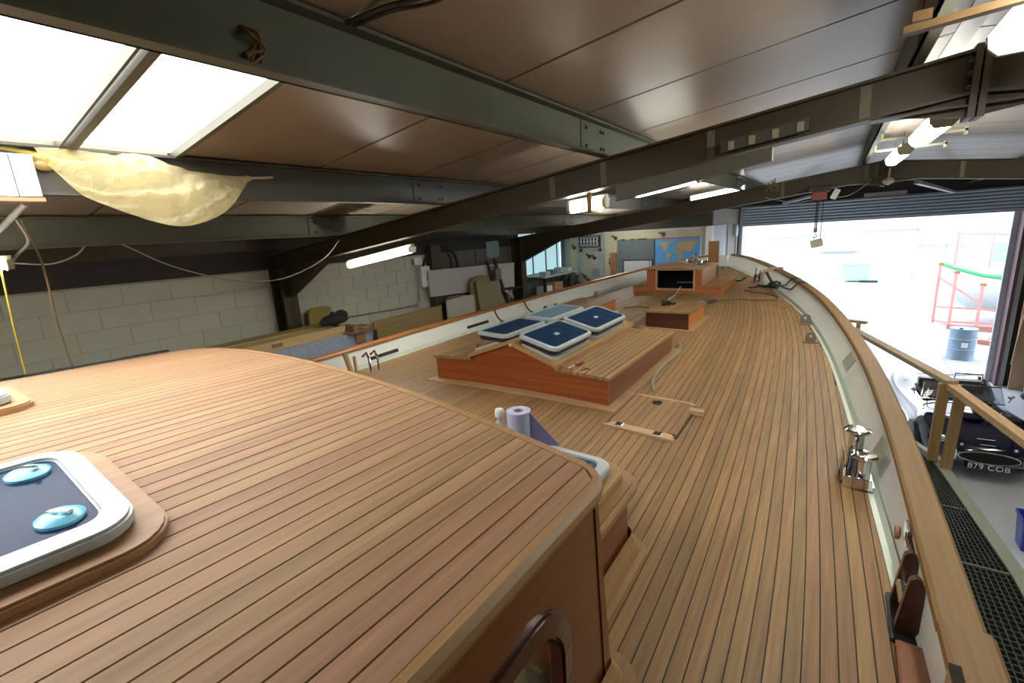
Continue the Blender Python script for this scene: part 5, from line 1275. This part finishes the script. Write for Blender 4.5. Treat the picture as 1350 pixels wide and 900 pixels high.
m = MB(); m.tube([b0 + Vector((-.05, 0, -.02)), b0 + Vector((-.14, .04, -.03)), b0 + Vector((-.22, .06, -.02))], [.028, .024, .018], 10); m.build('rear_grip', BLACK, t, 40)
m = MB(); m.lathe([(0, 0), (.06, 0), (.064, .015), (.03, .025), (0, .025)], b0 + Vector((.06, .0, .0)), 18, 0, Euler((0, 1.4, 0)).to_matrix()); m.build('disc', plain('grey_disc', (.25, .25, .26), .5), t, 40)
def over_rail(x0, y0, yy):
    w = rw(yy); z = rz(yy)
    return smooth_curve([on_deck(x0, y0, .12), (CX + w - .12, yy, z - .06), (CX + w - .02, yy + .01, z + .04), (CX + w + .09, yy + .04, z + .015), (CX + w + .14, yy + .06, z - .15)], 6)
for i, (yy, x0) in enumerate(((8.05, -.72), (7.75, -.66))):
    m = MB(); m.tube(over_rail(x0, 8.0, yy), .010, 6); lone('rail_cable', 'dark cable led over the starboard rail by the polisher, the %s of two' % ('farther' if i == 0 else 'nearer'), 'cable', m, BLACK, None, 60)
# clamp post, tools and small bits near the bow
t = thing('clamp', 'pale wooden bar clamp holding the starboard rail near the bow', 'clamp', on_deck(-1.23, 9.05))
zc = rz(9.05)
m = MB(); m.bar(on_deck(-1.20, 9.0, .0), (CX + rw(9.05) - .04, 9.06, zc + .03), .06, .05, (0, 1, 0)); m.build('bar', TRIMWOOD, t)
m = MB(); m.bar((CX + rw(9.05) - .05, 9.06, zc + .03), (CX + rw(9.05) + .14, 9.06, zc + .03), .05, .04); m.build('jaw', GREYB, t)
m = MB(); m.tube([on_deck(-1.24, 8.96, .07), on_deck(-1.32, 8.88, .015), on_deck(-1.42, 8.86, .012)], .014, 7); m.build('foot', BLACK, t, 40)
for i, (x, y, h, nm) in enumerate(((-1.10, 8.88, .24, 'black chisel'), (-1.04, 8.90, .20, 'dark file'), (-.99, 8.88, .22, 'grey scraper'))):
    m = MB(); m.cyl(on_deck(x, y, 0), on_deck(x + .01, y + .03, h * .55), .018, 8); m.cyl(on_deck(x + .01, y + .03, h * .55), on_deck(x + .015, y + .05, h), .008, 8); lone('hand_tool', '%s standing among the tools by the bar clamp' % nm, 'tool', m, BLACK if i < 2 else GREYCABLE, None, 40)
m = MB()
for k in range(3): m.tube([(p[0], p[1], p[2] + .01 + .008 * k) for p in [on_deck(-.92 + (.10 + .01 * k) * cos(a), 8.62 + .16 * sin(a)) for a in [2 * pi * j / 18 for j in range(19)]]], .007, 5)
lone('wire_coil', 'small coil of dark wire on the deck by the starboard bulwark', 'wire', m, GREYCABLE, None, 60)
m = MB(); m.tube(smooth_curve([on_deck(-1.02, 8.72, .012), on_deck(-.98, 8.45, .012), on_deck(-1.1, 8.25, .012), on_deck(-.9, 8.2, .05)], 6), .010, 6); lone('tool_flex', 'dark flex between the wire coil and the polisher', 'cable', m, BLACK, None, 60)
# fittings on the companionway top
t = thing('deck_fitting', 'pile of bright steel fittings on top of the companionway', 'fittings', (-1.9, 8.2, -.68))
def ctop(x): return -.725 + .05 * (1 - ((x + 2.11) / .47) ** 2) * .9 + .022
for i in range(11):
    x = random.uniform(-2.12, -1.76); y = random.uniform(8.0, 8.55); z = ctop(x) + .004
    m = MB()
    if i % 3 == 0: m.lathe([(0, 0), (.06, 0), (.05, .02), (.025, .03), (.02, .07), (0, .07)], (x, y, z), 12)
    elif i % 3 == 1: m.obox((x, y, z + .02), (.14, .06, .035), (0, 0, random.uniform(0, 3)))
    else: m.tube([(x + .05 * cos(a), y + .05 * sin(a), z + .02) for a in [2 * pi * k / 12 for k in range(13)]], .012, 6)
    m.build('fitting', CHROME, t, 40)
m = MB(); m.lathe([(0, 0), (.07, 0), (.055, .03), (.03, .05), (.028, .14), (.05, .15), (0, .155)], (-1.95, 8.35, ctop(-1.95)), 14); m.build('capstan', CHROME, t, 40)
# cables over the port rail
for (ya, yb, xi, ye, nm) in ((5.37, 4.85, -3.72, 5.05, 'nearer'), (6.04, 5.95, -3.55, 6.0, 'farther')):
    w = rw(ya); z = rz(ya)
    m = MB(); m.tube(smooth_curve([(CX - w - .25, ya + .1, z - .12), (CX - w - .1, ya + .03, z + .012), (CX - w, ya, z + .01), (CX - w + .12, ya - .06, z - .10), on_deck(CX - w + .30, ya - .14, .02), on_deck(CX - w + .45, ya - .22, .012), on_deck(xi + .25, ye, .012)], 6), .010, 6)
    lone('port_cable', 'dark cable led over the port rail onto the deck, the %s of two' % nm, 'cable', m, BLACK, None, 60)
# clamps by the port bulwark behind the wheelhouse edge
for i, (y, x) in enumerate(((2.72, -3.96), (2.90, -3.91), (2.99, -3.89))):
    b = Vector(on_deck(x, y)); m = MB()
    if i == 0: m.bar(b, b + Vector((-.12, .02, .24)), .05, .03, (0, 1, 0)); m.bar(b + Vector((.03, .03, 0)), b + Vector((-.05, .08, .2)), .03, .02, (0, 1, 0))
    else: m.tube([b, b + Vector((-.02, .02, .14)), b + Vector((-.06, .02, .20)), b + Vector((-.10, .0, .16))], .014, 7)
    lone('rail_clamp', ('pale wooden strut' if i == 0 else 'small steel hook, left one,' if i == 1 else 'small steel hook, right one,') + ' against the port bulwark behind the wheelhouse', 'clamp', m, PINE if i == 0 else CHROME, None, 40 if i else 0)
m = MB(); m.tube(smooth_curve([on_deck(-1.17, 4.32, .05), on_deck(-1.13, 4.3, .10), on_deck(-1.10, 4.2, .05), on_deck(-1.15, 3.9, .012), on_deck(-1.12, 3.5, .012), on_deck(-1.04, 3.26, .012)], 6), .009, 6); lone('coach_cable', 'grey cable along the starboard foot of the coachroof', 'cable', m, GREYCABLE, None, 60)

# ------------------------------------------------------------------ right side of the workshop floor
def bin_(x, y, label):
    t = thing('blue_bin', label, 'bin', (x, y, FLOOR))
    m = MB(); o = rrect(-.2, .2, -.16, .16, .04, 3)
    m.loft([[(x + a * k, y + b * k, FLOOR + z) for a, b in o] for z, k in ((0, .85), (.42, 1.0), (.42, .94), (.03, .8))]); m.build('tub', plain('blue_plastic', (.03, .06, .42), .35), t)
    m = MB(); m.ringplate([(x + a * 1.06, y + b * 1.06, FLOOR + .40) for a, b in o], [(x + a * .98, y + b * .98, FLOOR + .40) for a, b in o], (0, 0, .03)); m.build('rim', plain('blue_plastic', (.03, .06, .42), .35), t)
bin_(2.36, 7.62, 'bright blue plastic bin on the workshop floor at the right edge')
t = thing('laundry_tub', 'pale blue tall tub in front of the cardboard at the right edge', 'tub', (3.95, 14.3, FLOOR))
m = MB(); o = rrect(-.28, .28, -.2, .2, .06, 4); m.loft([[(3.98 + a * k, 14.3 + b * k, FLOOR + z) for a, b in o] for z, k in ((.0, .85), (1.0, 1.0), (1.0, .95), (.05, .8))]); m.build('body', plain('pale_blue_tub', (.30, .42, .68), .4), t)
m = MB(); m.ringplate([(3.98 + a * 1.1, 14.3 + b * 1.1, FLOOR + .97) for a, b in o], [(3.98 + a * .97, 14.3 + b * .97, FLOOR + .97) for a, b in o], (0, 0, .05)); m.build('rim', plain('pale_blue_tub', (.30, .42, .68), .4), t)
m = MB(); m.box(3.56, 4.6, 14.72, 14.76, FLOOR, -.2); lone('cardboard_sheet', 'tall brown cardboard sheet beside the right door jamb', 'board', m, CARD)
m = MB(); m.tube(smooth_curve([(3.54, 14.70, FLOOR + .6), (3.58, 14.70, -2.6), (3.66, 14.70, -2.2), (3.9, 14.70, -2.12), (4.4, 14.70, -2.12)], 6), .014, 6); lone('pale_rope', 'pale rope hanging in front of the cardboard sheet', 'rope', m, plain('pale_tan_rope', (.60, .42, .28), .8), None, 60)
m = MB(); m.sphere((3.72, 13.9, FLOOR + .13), .13, 10, 8, 0, (1.2, 1, 1)); m.sphere((3.9, 13.75, FLOOR + .10), .10, 10, 8, 0, (1.3, 1, 1)); m.tube(smooth_curve([(3.6, 13.9, FLOOR + .1), (3.7, 13.8, FLOOR + .3), (3.9, 13.85, FLOOR + .2)], 5), .03, 6); lone('black_bundle', 'black bundle on the floor below the pale blue tub', 'bundle', m, BLACK, None, 60)

# ------------------------------------------------------------------ vintage roadster
CA = radians(4.2)
cd = Vector((-sin(CA), cos(CA), 0)); crr = Vector((cos(CA), sin(CA), 0)); C0_ = Vector((2.17, 9.22, FLOOR))
def cp_(x, u, z): return C0_ + crr * x + cd * u + Vector((0, 0, z))
car = thing('roadster', 'dark navy open roadster parked nose first below the walkway', 'car', C0_)
US = [0, .03, .10, .22, .40, .60, .80, 1.0, 1.2, 1.45, 1.7, 2.0, 2.3, 2.6, 2.9, 3.2, 3.5, 3.72, 3.83, 3.87]
WD = [.30, .44, .54, .62, .68, .72, .745, .75, .745, .73, .72, .72, .73, .76, .79, .79, .74, .62, .48, .36]
TP = [.50, .58, .63, .68, .72, .75, .775, .79, .805, .82, .82, .82, .82, .84, .86, .84, .78, .70, .62, .55]
BT = [.42, .34, .29, .25, .22, .20, .20, .20, .20, .20, .20, .20, .20, .20, .20, .21, .24, .30, .36, .42]
rings = []
for u, w, tp, bt in zip(US, WD, TP, BT):
    ring = []
    for k in range(32):
        a = 2 * pi * k / 32
        ca, sa = cos(a), sin(a)
        x = w * math.copysign(abs(ca) ** .62, ca)
        mid = (tp + bt) / 2; hh = (tp - bt) / 2
        z = mid + hh * math.copysign(abs(sa) ** .60, sa)
        if sa > 0:
            fx = abs(x) / max(w, .01)
            bump = .10 * math.exp(-((u - .82) / .42) ** 2) + .13 * math.exp(-((u - 3.0) / .45) ** 2)
            z += bump * math.exp(-((fx - .78) / .24) ** 2) - .03 * fx * fx
            if u < .5: z -= .02 * (1 - fx)
        ring.append(cp_(x, u, z))
    rings.append(ring)
m = MB(); m.loft(rings); m.build('body', NAVY, car, 60)
for sx in (-1, 1):
    for u in (.84, 3.02):
        m = MB(); R = (Matrix.Rotation(CA, 3, 'Z') @ Euler((0, pi / 2, 0)).to_matrix())
        m.lathe([(.18, -.10), (.30, -.10), (.325, -.07), (.325, .07), (.30, .10), (.18, .10)], cp_(sx * .665, u, .325), 28, 0, R); w_ = m.build('wheel', BLACK, car, 40)
        m = MB(); m.lathe([(0, -.075), (.17, -.06), (.195, -.09), (.2, .09), (.17, .06), (.05, .085), (0, .09)], cp_(sx * .665, u, .325), 24, 0, R); m.build('rim', CHROME, w_, 40)
        m = MB(); m.lathe([(.30, -.16), (.40, -.16), (.40, .105), (.30, .105)], cp_(sx * .665, u, .325), 24, 0, R)
    m = MB(); m.sphere(cp_(sx * .50, .19, .585), .075, 14, 10, 0, (1, .7, 1)); m.build('headlamp', plain('lamp_glass', (.5, .52, .55), .05, .4), car, 60)
    m = MB(); m.lathe([(.072, -.02), (.085, -.015), (.085, .02), (.072, .02)], cp_(sx * .50, .165, .585), 18, 0, Euler((pi / 2, 0, 0)).to_matrix()); m.build('headlamp_ring', CHROME, car, 40)
    m = MB(); m.sphere(cp_(sx * .40, -.045, .47), .05, 12, 10, 0, (.75, .7, 1.9)); m.build('overrider', WHITEP if sx < 0 else WHITEP, car, 60)
    m = MB(); m.sphere(cp_(sx * .30, .06, .60), .022, 8, 6); m.build('side_light', WHITEP, car, 60)
    m = MB(); m.tube([cp_(sx * .76, 1.35, .24), cp_(sx * .80, 1.6, .22), cp_(sx * .80, 2.5, .22), cp_(sx * .80, 2.75, .22)], .055, 10); m.build('side_pipe', CHROME, car, 40)
    m = MB(); m.tube([cp_(sx * .62, 1.6, .86), cp_(sx * .64, 1.58, .93)], .008, 6); m.sphere(cp_(sx * .64, 1.59, .96), .045, 10, 8, 0, (1, .5, .8)); m.build('wing_mirror', CHROME, car, 40)
N = 28
m = MB(); m.prism([cp_(.34 * cos(2 * pi * k / N), -.012, .455 + .085 * sin(2 * pi * k / N)) for k in range(N)], cd * .14); m.build('mouth', HOLE_SHADE, car)
m = MB(); m.tube([cp_(.345 * cos(2 * pi * k / N), -.015, .455 + .092 * sin(2 * pi * k / N)) for k in range(N + 1)], .012, 8); m.build('mouth_ring', CHROME, car, 40)
for k in range(7): pass
for z_, uu, w_ in ((.675, .20, .20), (.625, .09, .17)):
    m = MB(); m.obox(cp_(0, uu, z_ - .004), (w_, .035, .012), (-.45, 0, CA)); m.build('bonnet_bar', WHITEP, car, 0, .003)  # two white bars across the bonnet
m = MB(); R = Matrix.Rotation(CA, 3, 'Z')
m.box(-.01, .01, -.01, .01, 0, .01)
# bonnet scoop, windscreen, cockpit
m = MB(); m.sphere(cp_(0, 1.05, .80), .22, 16, 10, 0, (.9, 1.6, .28)); m.build('bonnet_scoop', NAVY, car, 60)
m = MB(); m.prism([cp_(a, b, .835) for a, b in rrect(-.50, .50, 1.62, 2.45, .18, 6)], (0, 0, .015)); m.build('cockpit', plain('cockpit_black', (.012, .011, .011), .7), car)
for sx in (-1, 1):
    m = MB(); m.prism([cp_(sx * .26 + a, 2.25 + b, .85) for a, b in rrect(-.2, .2, -.1, .1, .06, 4)], Vector((0, 0, .16)) + cd * .06); m.build('seat', plain('black_leather', (.02, .018, .018), .35), car, 0, .02)
m = MB(); R = Matrix.Rotation(CA, 3, 'Z') @ Euler((1.15, 0, 0)).to_matrix(); m.tube([cp_(-.26, 1.85, .93) + R @ Vector((.17 * cos(2 * pi * k / 20), .17 * sin(2 * pi * k / 20), 0)) for k in range(21)], .012, 6); m.build('steering_wheel', BLACK, car, 40)
wsp = [(-.55, 1.50, .84), (.55, 1.50, .84), (.50, 1.62, 1.11), (-.50, 1.62, 1.11)]
m = MB(); m.tube([cp_(*p) for p in wsp + wsp[:1]], .011, 8); m.tube([cp_(0, 1.50, .84), cp_(0, 1.62, 1.11)], .006, 6); m.build('windscreen_frame', CHROME, car, 40)
m = MB(); m.prism([cp_(*p) for p in wsp], cd * .006); m.build('windscreen', clear('screen_glass', (.10, .13, .14), .03, .25), car)
m = MB(); m.tube([cp_(.1, 2.5, .84), cp_(.12, 2.5, 1.08), cp_(.5, 2.5, 1.08), cp_(.52, 2.5, .84)], .02, 8); m.build('roll_hoop', CHROME, car, 40)
fc = bpy.data.curves.new('number_text', 'FONT'); fc.body = '879 COB'; fc.size = .115; fc.align_x = 'CENTER'; fc.extrude = .002; fc.space_character = 1.08
fc.materials.append(WHITEP)
fo = bpy.data.objects.new('number_text', fc); COL.objects.link(fo); fo.parent = car
fo.parent = None
bpy.context.view_layer.update()
tm = bpy.data.meshes.new_from_object(fo.evaluated_get(bpy.context.evaluated_depsgraph_get()))
bpy.data.objects.remove(fo)
fo = bpy.data.objects.new('number_text', tm); COL.objects.link(fo); fo.parent = car
fo.rotation_euler = (pi / 2 - .15, 0, CA); fo.location = cp_(0.02, -.015, .265) - C0_
m = MB(); m.obox(cp_(0, .03, .30), (.50, .03, .11), (-.12, 0, CA)); m.build('chin_panel', NAVY, car, 0, .01)

# ------------------------------------------------------------------ yard
t = thing('steel_drum', 'blue grey steel drum on the gravel outside the door', 'drum', (3.15, 17.4, FLOOR))
m = MB(); m.lathe([(0, 0), (.29, 0), (.30, .01), (.29, .03), (.285, .28), (.30, .295), (.285, .31), (.285, .57), (.30, .585), (.285, .60), (.285, .85), (.30, .865), (.29, .88), (.27, .86), (0, .86)], (3.15, 17.4, FLOOR + .01), 32); m.build('shell', plain('drum_blue', (.19, .27, .36), .45, .2, dirt=(.12, .10, .10), dirt_amt=.3), t, 35)
m = MB()
for k in range(5):
    a = -1.75 + .09 * k; b = a + .09
    m.add([(3.15 + .30 * cos(a), 17.4 + .30 * sin(a), FLOOR + .38), (3.15 + .30 * cos(b), 17.4 + .30 * sin(b), FLOOR + .38), (3.15 + .30 * cos(b), 17.4 + .30 * sin(b), FLOOR + .52), (3.15 + .30 * cos(a), 17.4 + .30 * sin(a), FLOOR + .52)], [(0, 1, 2, 3)])
m.build('label', WHITEP, t)
m = MB(); m.cyl((3.08, 17.3, FLOOR + .87), (3.08, 17.3, FLOOR + .90), .04, 12); m.build('bung', BLACK, t, 40)
for i, (p, q) in enumerate((((3.45, 21.6, FLOOR + .12), (6.5, 21.2, FLOOR + .12)), ((3.9, 19.5, FLOOR + .08), (5.2, 18.6, FLOOR + .08)))):
    m = MB(); m.bar(p, q, .14, .14); lone('red_beam', ('longer' if i == 0 else 'shorter') + ' rusty red steel beam lying on the gravel behind the drum', 'beam', m, plain('rust_red', (.36, .13, .10), .6))
m = MB()
for k in range(60):
    x = random.uniform(3.9, 4.9); y = random.uniform(19.7, 20.9); a = random.uniform(0, 6); m.add([(x, y, FLOOR), (x + .05 * cos(a), y + .05 * sin(a), FLOOR + .02), (x + .10 * cos(a), y + .1 * sin(a), FLOOR + random.uniform(.06, .2))], [(0, 1, 2)])
lone('weeds', 'low green weeds on the gravel beside the drum', 'weeds', m, plain('weed_green', (.12, .22, .07), .7), None, 0, 0, 'stuff')
# fishing boat on a red cradle
BX, BYc = 3.3, 23.5
t = thing('fishing_boat', 'pale fishing boat with a green rubbing strake on a red cradle outside', 'boat', (6.0, BYc, -3.7))
secs = [(3.32, .05, -2.02, -2.6), (3.7, .45, -2.16, -3.3), (4.3, .95, -2.35, -3.75), (5.2, 1.25, -2.48, -3.85), (6.5, 1.35, -2.52, -3.85), (8.5, 1.3, -2.5, -3.8)]
rings = []
for x, w, zt, zb in secs:
    ring = []
    for s in (-1, 1):
        col = [(x, BYc + s * w * k, zt + (zb - zt) * tt) for tt, k in ((0, 1), (.3, .97), (.6, .8), (.85, .45), (1, .04))]
        ring += col if s < 0 else list(reversed(col))
    rings.append(ring)
m = MB(); m.loft(rings); m.build('hull', plain('boat_pale', (.56, .63, .67), .45), t, 50)
m = MB()
for s in (-1, 1): m.loft([[(x, BYc + s * (w + .03), zt - .10), (x, BYc + s * (w + .06), zt - .05), (x, BYc + s * (w + .03), zt + .02), (x, BYc + s * (w - .05), zt + .02)] for x, w, zt, zb in secs])
m.build('strake', plain('strake_green', (.05, .36, .12), .5), t)
m = MB(); m.box(4.4, 6.6, BYc - .8, BYc + .8, -2.4, -1.15); m.build('wheelhouse', plain('wheelhouse_white', (.70, .72, .74), .5), t)
for k in range(4):
    m = MB(); m.box(4.5 + .5 * k, 4.92 + .5 * k, BYc - .83, BYc - .80, -1.95, -1.3); m.build('window', plain('boat_window', (.35, .55, .60), .15), t)
m = MB(); m.box(4.385, 4.4, BYc - .65, BYc + .65, -1.95, -1.3); m.build('front_window', plain('boat_window', (.35, .55, .60), .15), t)
RED = plain('cradle_red', (.52, .24, .22), .6)
t = thing('boat_cradle', 'red steel cradle with posts around the fishing boat', 'cradle', (4.5, 22.3, FLOOR))
for x, y, zt in ((3.25, 22.9, -2.05), (3.62, 22.35, -2.30), (4.28, 22.05, -2.7), (6.3, 21.95, -2.6)):
    m = MB(); m.box(x - .04, x + .04, y - .04, y + .04, FLOOR, zt); m.build('post', RED, t)
    m = MB(); m.obox((x + .02, y + .05, zt + .02), (.14, .12, .10)); m.build('pad', BROWNBOARD, t)
for a, b in (((3.25, 22.9, -3.6), (6.3, 21.95, -3.6)), ((3.25, 22.9, -4.1), (3.62, 22.35, -4.1)), ((3.62, 22.35, -4.05), (6.3, 21.95, -4.05)), ((3.25, 22.9, -2.5), (4.28, 22.05, -3.3))):
    m = MB(); m.bar(a, b, .06, .06); m.build('rail', RED, t)
t = thing('tube_frame', 'thin pink red tube frame rising above the fishing boat', 'frame', (4.0, 22.2, -2.3))
m = MB(); m.cyl((3.55, 22.45, -2.1), (3.55, 22.45, -.92), .03, 8); m.build('upright', RED, t)
m = MB(); m.cyl((4.4, 22.3, -2.1), (4.4, 22.3, -.98), .02, 8); m.build('upright', RED, t)
m = MB(); m.cyl((3.5, 22.45, -.92), (5.0, 22.3, -1.02), .025, 8); m.build('top_tube', RED, t)
# green skip and building opposite
t = thing('green_skip', 'small pale green skip far across the yard', 'skip', (1.15, 36.2, FLOOR))
m = MB(); m.loft([[(.4 + d, 35.7 - e, FLOOR + z), (1.9 - d * .3, 35.7 - e, FLOOR + z), (1.9 - d * .3, 36.9, FLOOR + z), (.4 + d, 36.9, FLOOR + z)] for z, d, e in ((.08, .3, 0), (.9, .1, .1), (1.1, .1, .1))]); m.build('body', plain('skip_green', (.30, .52, .48), .5), t)
m = MB(); m.box(.45, 2.0, 35.5, 36.95, FLOOR + 1.1, FLOOR + 1.17); m.build('rim', plain('skip_rim', (.42, .6, .62), .5), t)
m = MB(); m.box(1.4, 2.3, 35.4, 35.6, FLOOR, FLOOR + .12); m.build('skid', BLACK, t)
b = thing('workshop_building', 'long pale clad workshop building across the yard', 'building', (2, 39, FLOOR))
m = MB(); m.box(-22, 24, 38.0, 46, FLOOR, .3); m.build('wall', plain('pale_cladding', (.48, .47, .50), .6, var=.03), b)
m = MB(); m.prism([(-22.5, 37.6, .3), (-22.5, 46.4, .3), (-22.5, 42, 2.0)], (47, 0, 0)); m.build('roof', plain('pale_roof', (.66, .68, .72), .6), b)
for x0, x1, z1, nm in ((-3.8, -1.25, -1.38, 0), (1.42, 4.15, -1.20, 1)):
    m = MB(); m.box(x0, x1, 37.93, 38.0, FLOOR, z1); m.build('shutter_door', plain('white_shutter', (.54, .56, .59), .5), b)
    m = MB(); m.box(x0 - .05, x1 + .05, 37.7, 38.0, z1, z1 + .12); m.build('door_head', plain('grey_lintel', (.30, .32, .38), .6), b)
m = MB(); m.box(4.15, 4.22, 37.75, 38.0, FLOOR, -1.2); m.build('corner_strip', plain('pale_violet', (.5, .45, .52), .6), b)
m = MB(); m.box(-.82, 1.24, 37.6, 38.0, -2.42, -2.30); m.build('canopy', plain('violet_canopy', (.42, .36, .44), .6), b)
m = MB(); m.box(4.22, 6.6, 37.9, 38.0, -2.19, -2.12); m.build('window_head', plain('pink_head', (.45, .33, .36), .6), b)
for x in (5.0, 5.55, 6.15, 6.8):
    m = MB(); m.box(x, x + .46, 37.94, 38.0, -3.0, -2.19); m.build('window', plain('sky_window', (.34, .50, .62), .2), b)

# ------------------------------------------------------------------ lift everything so that the floor is z = 0
for o in bpy.data.objects:
    if o.parent is None:
        o.location.z -= FLOOR
